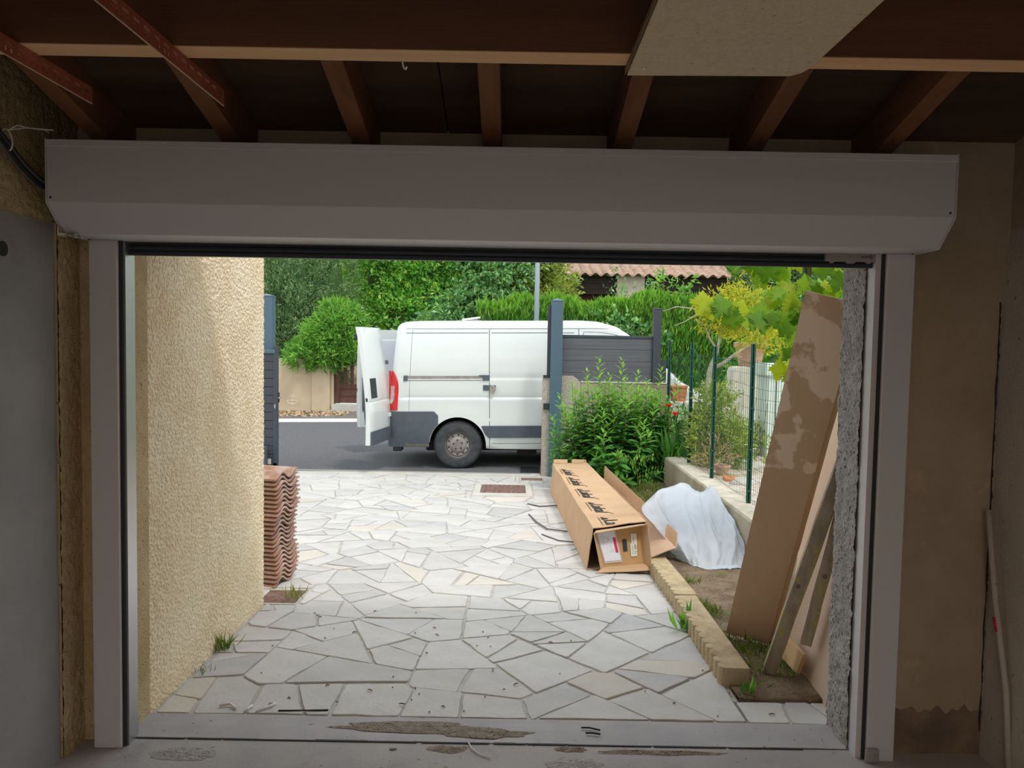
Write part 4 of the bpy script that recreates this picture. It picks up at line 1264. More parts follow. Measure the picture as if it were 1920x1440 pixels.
# rear doors, swung wide open
def rear_door(name, hinge_y, ang, label=None):
    sg = -1 if hinge_y < 0 else 1
    R_ = Matrix.Translation((-.035, hinge_y, 0)) @ Matrix.Rotation(ang, 4, 'Z')
    # closed: door runs from the hinge toward the middle along -sg*y, outside facing -x
    W_ = .88
    prof = [(0, .47), (.03, .46), (W_ - .02, .46), (W_, .50), (W_, 2.08), (W_ - .04, 2.12), (.12, 2.12), (.05, 2.06), (0, 1.5)]
    def tf(u, z, t):
        bow = .03 * (1 - ((z - 1.1) / 1.1) ** 2)
        return R_ @ Vector((t - bow + lean(0, z), -sg * u, z))
    out = B()
    def sect(z):
        w0 = 0 if z < 1.5 else .05 * (z - 1.5) / .6
        return w0
    zs = [.47, .48, .66, .67, .9, 1.05, 1.07, 1.1, 1.3, 1.36, 1.5, 1.75, 1.95, 2.06, 2.10, 2.12]
    us = [0, .03, .2, .44, .7, W_ - .03, W_]
    gf = [[tf(sect(z) + u * (W_ - sect(z)) / W_, z, (-.015 if 0 < u < W_ else 0) + (.012 if 1.05 < z < 1.1 else 0)) for u in us] for z in zs]
    gb = [[tf(sect(z) + u * (W_ - sect(z)) / W_, z, .075 if 0 < u < W_ else .055) for u in us] for z in zs]
    out.grid(gf); out.grid([r[::-1] for r in gb])
    n, m2 = len(zs), len(us)
    for j in (0, m2 - 1):
        for i in range(n - 1):
            q = [gf[i][j], gf[i + 1][j], gb[i + 1][j], gb[i][j]]
            out.add(q if j == 0 else q[::-1], [(3, 2, 1, 0)])
    for i in (0, n - 1):
        for j in range(m2 - 1):
            q = [gf[i][j], gf[i][j + 1], gb[i][j + 1], gb[i][j]]
            out.add(q, [(0, 1, 2, 3)])
    d = obj('rear_door', out, m_van, van, smooth=True, ang=30)
    def plate(nm, u0, u1, z0, z1, t0, t1, mat, bev=.006):
        q = B().hexa([tf(u0, z0, t0), tf(u1, z0, t0), tf(u1, z0, t1), tf(u0, z0, t1), tf(u0, z1, t0), tf(u1, z1, t0), tf(u1, z1, t1), tf(u0, z1, t1)])
        return obj(nm, q, mat, d, bevel=bev)
    plate('lower_cladding', .02, W_ - .01, .462, .66, -.03, 0, m_vand)
    plate('handle_recess', W_ - .30, W_ - .06, 1.12, 1.40, -.022, -.012, m_gasket, .02) if sg < 0 else None
    plate('inner_panel', .10, W_ - .10, .62, 1.95, .07, .088, m_vanin, .02)
    plate('lock_rod', W_ - .11, W_ - .07, .75, 1.42, .085, .10, m_vand, .004)
    plate('latch', W_ - .05, W_ - .0, 1.95, 2.02, .07, .10, m_gasket, .006)
    plate('latch', W_ - .04, W_ + .004, 1.08, 1.13, .02, .05, m_gasket, .004)
    plate('hinge', -.05, .06, 1.58, 1.64, -.03, .02, m_vand, .006)
    plate('hinge', -.05, .06, .80, .86, -.03, .02, m_van, .006)
    return d
rear_door('rear_door', -.985, math.radians(171))
rear_door('rear_door', .985, -math.radians(62))
b = B()
P = []
for i in range(11):
    P.append([(.75 + .75 * i / 10, -.1 + .8 * j / 6, 2.235 + .055 * math.sin(PI * i / 10) * math.sin(PI * j / 6) ** .7) for j in range(7)])
obj('roof_bundle', b.grid(P), m_cable, van, smooth=True)
obj('roof_batten', B().bar((1.05, -.35, 2.262), (1.32, -.25, 2.30), .05, .03), m_whitep, van)
obj('wing_mirror', B().prism([(3.62, 1.28), (3.76, 1.26), (3.80, 1.62), (3.66, 1.66)], -1.22, -1.0, lambda x, z, t: (x, t, z)), m_vand, van, bevel=.03)
van.location = (-1.803, 11.46 + 1.035, rz_(-1.803) - .002)
van.rotation_euler = (0, -math.atan(.019), 0)

# ================================================================== SLIDING GATE, POSTS, PRIVACY FENCE
sg = tag(root('sliding_gate', (-3.9, 11.05, gz(11))), 'anthracite slatted sliding gate drawn open behind the yellow wall', 'gate')
zt_, zb_ = 1.475, -.215
n = 13
for i in range(n):
    za = zb_ + .06 + (zt_ - .05 - zb_ - .06) * i / n
    zc = zb_ + .06 + (zt_ - .05 - zb_ - .06) * (i + 1) / n
    obj('slat', B().box(-6.4, -3.43, 11.03, 11.055, za + .003, zc - .003), m_gate, sg, bevel=.004)
obj('backing', B().box(-6.4, -3.42, 11.053, 11.058, zb_, zt_ - .06), m_gasket, sg)
obj('stile', B().box(-3.432, -3.362, 11.02, 11.07, zb_, zt_ + .055), m_gate, sg, bevel=.004)
obj('top_rail', B().box(-6.4, -3.40, 11.01, 11.075, zt_ - .055, zt_), m_gate2, sg, bevel=.006)
obj('bottom_rail', B().box(-6.4, -3.37, 11.02, 11.07, zb_, zb_ + .058), m_gate, sg, bevel=.004)
obj('lock_case', B().box(-3.37, -3.345, 11.03, 11.06, .72, .86), m_gasket, sg, bevel=.003)
obj('handle', B().box(-3.352, -3.318, 11.0, 11.03, .775, .795), m_steel, sg, bevel=.004)
obj('key_plate', B().box(-3.412, -3.392, 11.014, 11.021, .63, .69), m_alu, sg, bevel=.003)
gm = tag(root('gate_motor', (-3.52, 10.85, gz(10.85))), 'dark gate motor box with a pale bracket at the foot of the sliding gate', 'gate motor')
obj('housing', B().box(-3.70, -3.485, 10.80, 10.96, gz(10.85) - .005, .10), m_vand, gm, bevel=.02)
obj('bracket', B().box(-3.483, -3.42, 10.9, 10.93, -.16, -.08).box(-3.46, -3.44, 10.9, 10.95, -.26, -.2), m_steel, gm, bevel=.004)

def post(name, xa, xb, ya, yb, za, zb2, label, mat, cap=True):
    r = tag(root(name, ((xa + xb) / 2, (ya + yb) / 2, za)), label, 'post')
    obj('shaft', B().box(xa, xb, ya, yb, za, zb2), mat, r, bevel=.006)
    if cap:
        c = ((xa + xb) / 2, (ya + yb) / 2, zb2 + .045)
        b = B().add([(xa - .004, ya - .004, zb2 - .002), (xb + .004, ya - .004, zb2 - .002), (xb + .004, yb + .004, zb2 - .002), (xa - .004, yb + .004, zb2 - .002),
                     (xa - .004, ya - .004, zb2 + .012), (xb + .004, ya - .004, zb2 + .012), (xb + .004, yb + .004, zb2 + .012), (xa - .004, yb + .004, zb2 + .012), c],
                    [(3, 2, 1, 0), (0, 1, 5, 4), (1, 2, 6, 5), (2, 3, 7, 6), (3, 0, 4, 7), (4, 5, 8), (5, 6, 8), (6, 7, 8), (7, 4, 8)])
        obj('cap', b, mat, r)
    return r
post('gate_post', -3.68, -3.477, 11.12, 11.3, gz(11) - .05, 2.24, 'blue grey gate post rising behind the sliding gate by the yellow wall', m_gate2)
gp = post('gate_post', .535, .70, 10.80, 10.96, gz(10.9) - .05, 2.225, 'tall blue grey gate post at the right end of the gateway', m_gate2)
obj('receiver_profile', B().box(.49, .534, 10.86, 10.93, 1.165, 2.17), m_gate, gp, bevel=.003)
obj('catch', B().box(.44, .535, 10.845, 10.90, 1.15, 1.185), m_gasket, gp, bevel=.003)
obj('catch', B().box(.45, .535, 10.835, 10.90, .70, .785), m_gasket, gp, bevel=.003)

gw = tag(root('gate_wall', (1.3, 10.95, -.25)), 'low pebbledash wall with gate pillar carrying the grey fence boards', 'wall')
obj('pillar', B().box(.437, .54, 10.87, 11.08, -.26, 1.165), m_pebble, gw, bevel=.01)
b = B().prism([(.70, -.25), (.975, -.25), (.975, 1.08), (.93, 1.13), (.865, 1.178), (.70, 1.178)], 10.90, 11.08, lambda x, z, t: (x, t, z))
obj('stepped_end', b, m_pebble, gw, bevel=.008)
obj('wall_body', B().box(.975, 2.21, 10.905, 11.08, -.25, 1.085), m_mossy, gw, bevel=.008)
obj('wall_top', B().box(.975, 2.215, 10.895, 11.085, 1.085, 1.105), m_conc, gw, bevel=.004)
obj('footing', B().box(.70, 1.05, 10.78, 10.899, -.26, .10), m_mossy, gw, bevel=.01)

pf = tag(root('privacy_fence', (1.35, 10.95, 1.1)), 'grey composite board privacy screen on the low wall with dark end post', 'fence')
zz = [1.106, 1.225, 1.393, 1.560, 1.722]
for i in range(4):
    a_, c_ = zz[i] + .0015, zz[i + 1] - .0015
    pr = [(10.93, a_), (10.955, a_), (10.955, c_), (10.949, c_), (10.949, c_ + .012), (10.943, c_ + .012), (10.943, c_), (10.93, c_)]
    obj('board', B().prism(pr, .70, 1.985, lambda y, z, t: (t, y, z)), m_compo, pf, bevel=.003)
obj('top_rail', B().box(.70, 1.985, 10.92, 10.965, 1.722, 1.760), m_gate, pf, bevel=.004)
obj('end_post', B().box(1.985, 2.095, 10.88, 10.99, 1.105, 2.135), m_gate, pf, bevel=.006)
obj('post_cap', B().box(1.98, 2.10, 10.875, 10.995, 2.135, 2.155), m_gate, pf, bevel=.008)
obj('return_panel', B().box(2.096, 2.19, 10.94, 10.96, 1.105, 1.43), m_gate, pf)

# ================================================================== FLATTENED AND LONG CARTONS
ct = tag(root('long_carton', (.75, 7.6, gz(7.6))), 'long opened cardboard carton printed with black lettering lying along the drive', 'carton')
def lerp(a, c, t): return tuple(a[i] + (c[i] - a[i]) * t for i in range(3))
def skin(name, A_, B_, C_, D_, n, m2, th, mat, parent, wob=.006, sag=0, seed=0):
    """cardboard sheet through 4 corners A-B (near edge), D-C (far edge) with slight waves"""
    A_, B_, C_, D_ = map(Vector, (A_, B_, C_, D_))
    nn = (B_ - A_).cross(D_ - A_).normalized()
    P, Q = [], []
    for i in range(n + 1):
        r1, r2 = [], []
        for j in range(m2 + 1):
            s, t = j / m2, i / n
            p = (A_ * (1 - s) + B_ * s) * (1 - t) + (D_ * (1 - s) + C_ * s) * t
            h = wob * mn.noise(Vector((s * 2.2 + seed, t * 5, seed))) - sag * math.sin(PI * t) * math.sin(PI * s)
            r1.append(p + nn * (h + th / 2)); r2.append(p + nn * (h - th / 2))
        P.append(r1); Q.append(r2)
    bb = B().grid(P).grid([r[::-1] for r in Q])
    per = [(0, j) for j in range(m2)] + [(i, m2) for i in range(n)] + [(n, j) for j in range(m2, 0, -1)] + [(i, 0) for i in range(n, 0, -1)]
    k = len(per)
    bb.add([P[i][j] for i, j in per] + [Q[i][j] for i, j in per], [(a, k + a, k + (a + 1) % k, (a + 1) % k) for a in range(k)], 1)
    return obj(name, bb, [mat, m_cardedge], parent, smooth=True, ang=30)
NLb, NLt, NRt, NRb = (.597, 5.83, -.106), (.640, 5.83, .218), (1.050, 5.87, .268), (1.05, 5.86, -.085)
FLb, FLt, FRt, FRb = (.497, 9.40, -.202), (.518, 9.40, .158), (.938, 9.40, .172), (.93, 9.40, -.19)
skin('left_side', NLb, NLt, FLt, FLb, 16, 4, .006, m_card, ct, .007, 0, 1)
skin('top_side', NLt, NRt, FRt, FLt, 18, 6, .006, m_card, ct, .010, .012, 2)
skin('right_side', NRt, NRb, FRb, FRt, 12, 3, .006, m_card, ct, .006, 0, 3)
skin('bottom_side', NRb, NLb, FLb, FRb, 8, 3, .005, m_cardin, ct, .002, 0, 4)
skin('far_end', FLb, FRb, FRt, FLt, 3, 3, .006, m_card, ct, .004, 0, 5)
skin('far_flap', (.53, 9.39, .162), (.70, 9.39, .168), (.70, 9.43, .205), (.53, 9.43, .20), 2, 3, .006, m_card, ct, .006, 0, 6)
skin('far_flap', (.75, 9.39, .170), (.93, 9.39, .174), (.93, 9.43, .205), (.75, 9.43, .21), 2, 3, .006, m_card, ct, .006, 0, 7)
# the opened lid on the far right: one panel lying outward, its rim turned up
L0n, L0f, L1n, L1f = (1.055, 5.85, -.02), (.955, 8.75, -.04), (1.285, 5.84, .075), (1.075, 8.75, .10)
skin('lid_panel', L0n, L1n, L1f, L0f, 14, 4, .006, m_cardin, ct, .009, .01, 8)
skin('lid_rim', L1n, (1.315, 5.95, .165), (1.085, 8.80, .235), L1f, 16, 2, .006, m_card, ct, .012, 0, 9)
# pushed-in end with papers, inside a ragged rim of flaps
I0, I1, I2, I3 = (.715, 5.79, -.075), (1.040, 5.835, -.055), (1.025, 5.90, .235), (.668, 5.86, .195)
ins = skin('inner_end', I0, I1, I2, I3, 4, 4, .006, m_cardd, ct, .002, 0, 10)
skin('end_flap', (1.042, 5.835, -.055), (1.085, 5.76, -.06), (1.055, 5.80, .262), (1.027, 5.90, .24), 5, 2, .006, m_card, ct, .006, 0, 11)
skin('end_flap', (.668, 5.86, .197), (1.03, 5.90, .24), (1.045, 5.80, .262), (.650, 5.76, .197), 2, 6, .006, m_card, ct, .008, 0, 12)
skin('end_flap', (.655, 5.74, -.105), (1.075, 5.74, -.075), (1.045, 5.835, -.052), (.715, 5.79, -.075), 2, 6, .006, m_card, ct, .008, 0, 13)
skin('end_flap', (.700, 5.775, -.085), (.716, 5.785, -.075), (.670, 5.865, .195), (.640, 5.78, .19), 5, 1, .006, m_card, ct, .005, 0, 14)
bxI = (Vector(I1) - Vector(I0)).normalized(); bzI = (Vector(I3) - Vector(I0)).normalized(); nI = bxI.cross(bzI).normalized()
if nI.y > 0: nI = -nI
def onend(u0, u1, v0, v1, off, skew=0):
    def f(u, v):
        u = u + skew * v
        return (Vector(I0) * (1 - u) + Vector(I1) * u) * (1 - v) + (Vector(I3) * (1 - u) + Vector(I2) * u) * v + nI * (off + .002)
    return [f(u0, v0), f(u1, v0), f(u1, v1), f(u0, v1)]
def card_on(name, a, mat, parent, th=.0012):
    bb = B()
    q = [Vector(p) for p in a]
    bb.hexa([p for p in q] + [p + nI * th for p in q])
    return obj(name, bb, mat, parent)
card_on('clear_sleeve', onend(.075, .50, .10, .985, .0045, -.10), m_sleeve, ins)
pp = card_on('delivery_note', onend(.10, .47, .16, .93, .006, -.10), m_paper, ins)
card_on('red_sticker', onend(.385, .445, .36, .76, .0078, -.08), m_sticker, ins)
card_on('label', onend(.735, .86, .50, .80, .005), m_label, ins)
card_on('label', onend(.70, .845, .22, .56, .0064), m_label, ins)
card_on('hand_hole', onend(.535, .63, .37, .68, .005), m_gasket, ins)
bb = B()
for (u0, u1, v0, v1) in [(.775, .785, .54, .72), (.80, .805, .60, .76), (.795, .825, .40, .52), (.80, .815, .28, .36), (.74, .745, .28, .5), (.755, .76, .26, .5)]:
    q = onend(u0, u1, v0, v1, .0082)
    bb.add([p for p in q] , [(0, 1, 2, 3)])
kk = random.Random(2)
for i in range(9):
    u = .14 + .022 * i
    for j in range(5):
        v = .58 + .05 * j
        if kk.random() < .75:
            q = onend(u, u + .007, v, v + kk.uniform(.02, .045), .0077, -.10)
            bb.add(q, [(0, 1, 2, 3)])
for i in range(5):
    q = onend(.22 + .03 * i, .226 + .03 * i, .38, .38 + kk.uniform(.04, .1), .0077, -.10)
    bb.add(q, [(0, 1, 2, 3)])
tag(obj('printed_lines', bb, M('grey_print', (.28, .29, .36), rough=.8), ins), kind='stuff')
# maker's name printed along the top
tA, tB = Vector((.655, 8.45, .19)), Vector((.772, 5.95, .232))
ax = (tB - tA).normalized()
ex = (Vector(NRt) - Vector(NLt)).normalized()
nz = ax.cross(ex).normalized()
if nz.z < 0: nz = -nz
ey = nz.cross(ax)
def topz(x, y):
    t = (y - 5.83) / 3.57
    s = max(0, min(1, (x - (.64 - .122 * t)) / .415))
    zn, zf = .218 + .05 * s, .158 + .014 * s
    h = .010 * mn.noise(Vector((s * 2.2 + 2, t * 5, 2))) - .012 * math.sin(PI * t) * math.sin(PI * s)
    return zn + (zf - zn) * t + h + .0068
for y0, word in ((8.92, 'Lakal'), (8.28, 'Lakal'), (7.58, 'Lakal'), (6.86, 'Lakal'), (6.17, 'La')):
    P0 = Vector((.628 + .122 * (8.35 - y0) / 2.18 * .93, y0, 0))
    c = bpy.data.curves.new('t', 'FONT'); c.body = word; c.size = .155; c.shear = .28; c.offset = .0025
    t = bpy.data.objects.new('t_src', c); COL.objects.link(t)
    me = bpy.data.meshes.new_from_object(t.evaluated_get(bpy.context.evaluated_depsgraph_get()))
    bpy.data.objects.remove(t)
    bm_ = [tuple(v.co) for v in me.vertices]
    fs = [tuple(p.vertices) for p in me.polygons]
    bb = B()
    wd = max(v[0] for v in bm_)
    yend = 5.85
    def place(u, v):
        x = P0.x + .034 * u + v
        y = P0.y - u + .03 * v
        return (x, max(y, yend), topz(x, max(y, yend)))
    bb.add([place(.11 + v[0] * 1.22, v[1] * .95) for v in bm_], fs)
    bb.add([place(0, -.008), place(.10, -.008), place(.085, .05)], [(0, 1, 2)])
    lu = .42 if y0 > 6.5 else .28
    bb.add([place(.02, -.03), place(lu, -.03), place(lu, -.024), place(.02, -.024)], [(0, 1, 2, 3)])
    if y0 > 6.5: bb.add([place(.52, .10), place(.60, .125), place(.60, .132), place(.52, .108)], [(0, 1, 2, 3)])
    obj('lettering', bb, m_ink, ct)

# tall flattened carton leaning at the right, with pale patches
fc = tag(root('leaning_cardboard', (1.37, 4.3, bedz(1.37, 4.3))), 'tall flattened cardboard box with pale patches leaning beside the right jamb', 'cardboard')
BLc, BRc, TRc, TLc = (1.268, 4.385, -.035), (1.470, 4.255, -.045), (1.585, 3.52, 1.828), (1.397, 3.70, 1.898)
skin('front_layer', BLc, BRc, TRc, TLc, 20, 4, .007, m_cardpatch, fc, .006, 0, 21)
off = Vector((.012, .022, .002))
skin('back_layer', *[tuple(Vector(p) + off) for p in (BLc, BRc, TRc, TLc)], 12, 4, .007, m_card, fc, .006, 0, 22)
Br2, Tr2 = lerp(BRc, TRc, .0), lerp(BRc, TRc, 1.0)
b = B()
e1 = Vector((.030, -.004, 0))
P = []
for i in range(21):
    p = Vector(lerp(Br2, Tr2, i / 20))
    j = .004 * mn.noise(Vector((i * .8, 0, 0)))
    P.append([p, p + e1 * .5 + Vector((j, -.006, 0)), p + e1 + Vector((j, .01, 0)), p + e1 + Vector((0, .03, 0)), p + off])
b.grid(P)
obj('side_fold', b, m_card, fc, smooth=True)
# fibreboard sheet standing on edge behind it
fb = tag(root('fibreboard_sheet', (1.52, 3.9, -.05)), 'pale fibreboard sheet standing on edge against the right jamb', 'board')
A1, A2, A3, A4 = (1.492, 3.515, -.052), (1.548, 4.262, -.05), (1.755, 4.18, 1.60), (1.705, 3.45, 1.58)
bb = B()
q = [Vector(p) for p in (A1, A2, A3, A4)]
n_ = Vector((1, -.07, -.14)).normalized() * .019
bb.hexa([p for p in q] + [p + n_ for p in q])
obj('sheet', bb, [m_mdf], fb)
bb = B().hexa([Vector(A1) + Vector((0, -.0012, 0)), Vector(A1) + n_ + Vector((.012, -.0012, 0)), Vector(A1) + n_ + Vector((.012, 0, 0)), Vector(A1), Vector(A4) + Vector((0, -.0012, 0)), Vector(A4) + n_ + Vector((.012, -.0012, 0)), Vector(A4) + n_ + Vector((.012, 0, 0)), Vector(A4)])
obj('raw_edge', bb, m_mdfedge, fb)
po = tag(root('wood_offcut', (1.47, 3.9, .0)), 'short stained pine offcut propped at the foot of the fibreboard', 'wood offcut')
q = [Vector(p) for p in ((1.490, 4.06, -.042), (1.472, 3.785, -.012), (1.484, 3.735, .106), (1.502, 4.015, .088))]
n_ = Vector((1, .05, -.16)).normalized() * .02
obj('block', B().hexa([p - n_ for p in q] + [p for p in q]), m_pine, po, bevel=.002)
e = (q[2] - q[1]) * .04
bb = B().hexa([q[1] - n_ + Vector((0, -.001, 0)), q[1] + Vector((0, -.001, 0)), q[1], q[1] - n_, q[2] - n_ + Vector((0, -.001, 0)), q[2] + Vector((0, -.001, 0)), q[2], q[2] - n_])
obj('end_grain', bb, m_mdfedge, po)
def plank(name, a, c, wd, th, label, upv):
    r = tag(root(name, a), label, 'plank', 'weathered planks by the jamb')
    bb = B()
    a, c = Vector(a), Vector(c)
    d = (c - a).normalized()
    u = Vector(upv); u = (u - d * u.dot(d)).normalized()
    v = d.cross(u)
    P = []
    for i in range(13):
        p = a + (c - a) * i / 12 + u * .004 * mn.noise(Vector((i * .5, th * 99, 0)))
        P.append([p - u * wd / 2 - v * th / 2, p + u * wd / 2 - v * th / 2, p + u * wd / 2 + v * th / 2, p - u * wd / 2 + v * th / 2, p - u * wd / 2 - v * th / 2])
    bb.grid(P)
    bb.add(P[0][:4], [(0, 1, 2, 3)]); bb.add(P[-1][:4], [(3, 2, 1, 0)])
    obj('timber', bb, m_oldwood, r, bevel=.003)
    k = random.Random(int(wd * 1000))
    sd = v if v.y < 0 else -v
    lb_ = B()
    L_ = (c - a).length
    for i in range(90):                # yellow lichen along the right arris
        t = .10 + .80 * i / 90
        w_ = .016 * max(0, .35 + 1.3 * mn.noise(Vector((t * 9, wd * 50, 0))) + .6 * mn.noise(Vector((t * 40, 1, 0))))
        if w_ < .002: continue
        p = a + (c - a) * t + sd * (th / 2 + .0006)
        q = p + d * (L_ * .80 / 90)
        lb_.add([p + u * (wd / 2 - .004 - w_), p + u * (wd / 2 - .003), q + u * (wd / 2 - .003), q + u * (wd / 2 - .004 - w_ * .8)], [(0, 1, 2, 3)])
    tag(obj('lichen', lb_, m_lichen, r), kind='stuff')
    for t in (.28, .70) if wd > .07 else (.4,):
        p = a + (c - a) * t + sd * (th / 2) + u * k.uniform(-.01, .01)
        q2 = B().lathe([(0, 0), (.014, 0), (.012, .0015), (0, .002)], lambda x, y, h: p + u * x * .8 + d * y + sd * h, 14)
        obj('knot', q2, m_rust, r)
    return r
plank('plank', (1.350, 3.885, -.045), (1.550, 3.475, 1.22), .066, .036, 'longer weathered plank leaning from the soil to the jamb', (1, -.25, -.1))
plank('plank', (1.474, 3.73, .165), (1.575, 3.50, 1.10), .050, .036, 'shorter mossy plank wedged behind the longer one above the offcut', (1, -.25, -.1))

# plastic sheet thrown over a heap
m_sheet = bpy.data.materials.new('milky_plastic_sheet')
m_sheet.use_nodes = True
t = m_sheet.node_tree
bs = t.nodes['Principled BSDF']
bs.inputs['Base Color'].default_value = (.74, .80, .86, 1)
bs.inputs['Roughness'].default_value = .32
bs.inputs['Specular IOR Level'].default_value = .6
tr = t.nodes.new('ShaderNodeBsdfTranslucent'); tr.inputs[0].default_value = (.80, .88, .95, 1)
tp = t.nodes.new('ShaderNodeBsdfTransparent'); tp.inputs[0].default_value = (.95, .97, 1, 1)
mx = t.nodes.new('ShaderNodeMixShader'); mx.inputs[0].default_value = .35
mx2 = t.nodes.new('ShaderNodeMixShader'); mx2.inputs[0].default_value = .10
t.links.new(bs.outputs[0], mx.inputs[1]); t.links.new(tr.outputs[0], mx.inputs[2])
t.links.new(mx.outputs[0], mx2.inputs[1]); t.links.new(tp.outputs[0], mx2.inputs[2])
t.links.new(mx2.outputs[0], t.nodes['Material Output'].inputs[0])
ps = tag(root('plastic_sheet', (1.55, 6.4, bedz(1.55, 6.4))), 'milky plastic sheet heaped over something between the carton and the low wall', 'plastic sheet')
rows = [
 [(1.30, 7.35, .02), (1.42, 7.45, .05), (1.60, 7.45, .08), (1.72, 7.4, .08), (1.80, 7.2, .10), (1.85, 6.9, .10), (1.86, 6.5, .08)],
 [(1.24, 6.9, .206), (1.378, 6.95, .316), (1.575, 6.95, .372), (1.70, 6.9, .300), (1.80, 6.8, .378), (1.86, 6.6, .24), (1.87, 6.3, .14)],
 [(1.125, 6.5, .225), (1.28, 6.62, .27), (1.474, 6.65, .29), (1.62, 6.6, .27), (1.74, 6.55, .26), (1.82, 6.35, .19), (1.87, 6.15, .10)],
 [(1.185, 6.2, .165), (1.291, 6.25, .16), (1.458, 6.35, .17), (1.591, 6.3, .13), (1.70, 6.2, .12), (1.80, 6.1, .09), (1.865, 6.0, .05)],
 [(1.255, 6.10, .05), (1.33, 6.03, .035), (1.45, 6.02, .03), (1.57, 5.98, .01), (1.69, 5.97, .03), (1.79, 5.95, .015), (1.85, 5.9, .0)],
 [(1.31, 6.20, -.05), (1.37, 6.03, -.075), (1.44, 5.86, -.085), (1.53, 5.775, -.088), (1.63, 5.74, -.088), (1.74, 5.75, -.085), (1.83, 5.79, -.08)]]
Rw = np.array(rows)
def cr1(Aa, n):   # Catmull-Rom along axis 0
    Aa = np.concatenate([2 * Aa[:1] - Aa[1:2], Aa, 2 * Aa[-1:] - Aa[-2:-1]])
    out = []
    k_ = len(Aa) - 3
    for q in range(n + 1):
        f = q / n * k_
        i = min(int(f), k_ - 1); tt = f - i
        p0, p1, p2, p3 = Aa[i], Aa[i + 1], Aa[i + 2], Aa[i + 3]
        out.append(.5 * (2 * p1 + (p2 - p0) * tt + (2 * p0 - 5 * p1 + 4 * p2 - p3) * tt ** 2 + (3 * p1 - p0 - 3 * p2 + p3) * tt ** 3))
    return np.array(out)
G_ = cr1(Rw, 60)
G_ = np.swapaxes(cr1(np.swapaxes(G_, 0, 1), 84), 0, 1)
P = []
for i in range(G_.shape[0]):
    row = []
    for j in range(G_.shape[1]):
        x, y, z = G_[i, j]
        s, tt = j / 84, i / 60
        # radiating folds: ridges run from the two peaks down to the hem
        a = math.atan2(s - .40, 1.4 - tt * .6) * 6.5
        f = 1 - abs(mn.noise(Vector((a * 1.1, tt * .9, 1.3)))) * 2
        f2 = 1 - abs(mn.noise(Vector((s * 4.5 - tt * 3, tt * 2.2 + s * 2, 7)))) * 2
        amp = .030 * min(1, tt * 3) * min(1, (1.02 - tt) * 4 + .25)
        h = amp * 1.25 * (f * .9 + f2 * .35 - .5)
        f3 = 1 - abs(mn.noise(Vector((s * 13 + tt * 5, tt * 7 - s * 6, 3)))) * 2
        h += .010 * (f3 - .5) * min(1, tt * 3)
        row.append((x + h * .15, y - h * .7, max(z + h, bedz(x, y) + .006)))
    P.append(row)
o = obj('sheet', B().grid(P), m_sheet, ps, smooth=True)
b = B()
P = [[(1.56 + .26 * j / 12, 5.80 - .07 * i / 4 + .01 * math.sin(j), bedz(1.56 + .26 * j / 12, 5.8) + .004 + .008 * abs(math.sin(j * 1.7 + i))) for j in range(13)] for i in range(5)]
obj('loose_hem', b.grid(P), m_sheet, ps, smooth=True)
b = B()
b.grid(ellipsoid((1.52, 6.62, .02), (.20, .30, .20)))
obj('covered_heap', b, m_whitep, ps, smooth=True)

# ================================================================== EDGING
def edging(x0, y0, x1, y1, h, label):
    r = tag(root('edging_block', (x0, y0, gz(y0))), label, 'garden edging', 'scalloped edging blocks')
    d = Vector((x1 - x0, y1 - y0, 0)); L_ = d.length; d.normalize()
    nrm = Vector((-d.y, d.x, 0))
    if nrm.x > 0: nrm = -nrm          # toward the drive
    n = max(2, round(L_ / .085))
    loop = []
    for i in range(n):
        for k_ in range(7):
            a = PI * k_ / 6
            loop.append(((i + .5 - .5 * math.cos(a)) * L_ / n, .034 * math.sin(a) ** .8 if 0 < k_ < 6 else 0))
    poly = loop + [(L_, -.115), (0, -.115)]
    def f(u, v, t):
        p = Vector((x0, y0, 0)) + d * u + nrm * v
        return (p.x, p.y, gz(p.y) + t + (.006 * mn.noise(Vector((u * 9, v * 20, t * 5))) if t > 0 else 0))
    obj('scalloped_body', B().prism(poly, -.05, h, f), m_edging, r, bevel=.003)
    return r
edging(1.085, 3.72, 1.105, 4.92, .095, 'sandy scalloped edging block nearest the garage, with weeds at its foot')
edging(1.115, 4.93, 1.10, 5.92, .10, 'sandy scalloped edging block farther out, ending at the carton')
# ================================================================== WIRE FENCE
wfn = tag(root('wire_fence', (2.08, 7.5, .27)), 'green wire mesh fence on slim green posts along the low garden wall', 'fence')
FX = 2.07
for y, zt in ((4.2, 1.66), (5.40, 1.66), (6.62, 1.655), (7.86, 1.63), (8.88, 1.67), (10.15, 1.69)):
    b = B().box(FX - .020, FX + .020, y - .006, y + .006, .20, zt).box(FX - .006, FX + .006, y - .006, y + .03, .20, zt)
    p = obj('post', b, m_greenp, wfn, bevel=.002)
    for i in range(7):
        z = .38 + .18 * i
        obj('clip_hole', B().lathe([(0, 0), (.004, 0), (.004, .0012), (0, .0014)], lambda x, yy, h: (FX + x, y - .0061 - h, z + yy), 8), m_alu, p)
b = B()
for i in range(120):                      # upright wires every 5 cm
    y = 4.2 + .05 * i
    zt = 1.50 + .02 * math.sin(i * .3)
    b.bar((FX + .018, y, .27), (FX + .018 + .006 * math.sin(i), y, zt), .0026, .0026)
for k in range(13):
    z = .30 + .1 * k
    pts = [(FX + .018, 4.2 + .25 * i, z + .012 * math.sin(i * .9 + k) + (.02 * math.sin(i * .5) if k > 9 else 0)) for i in range(25)]
    b.tube(pts, .0016 if k < 12 else .0026, 4)
b.tube([(FX, 6.6, 1.48), (FX, 7.2, 1.52), (FX, 7.86, 1.50), (FX, 8.4, 1.515), (FX, 8.88, 1.53), (FX, 10.15, 1.52)], .003, 5)
obj('wire_mesh', b, m_greenw, wfn)
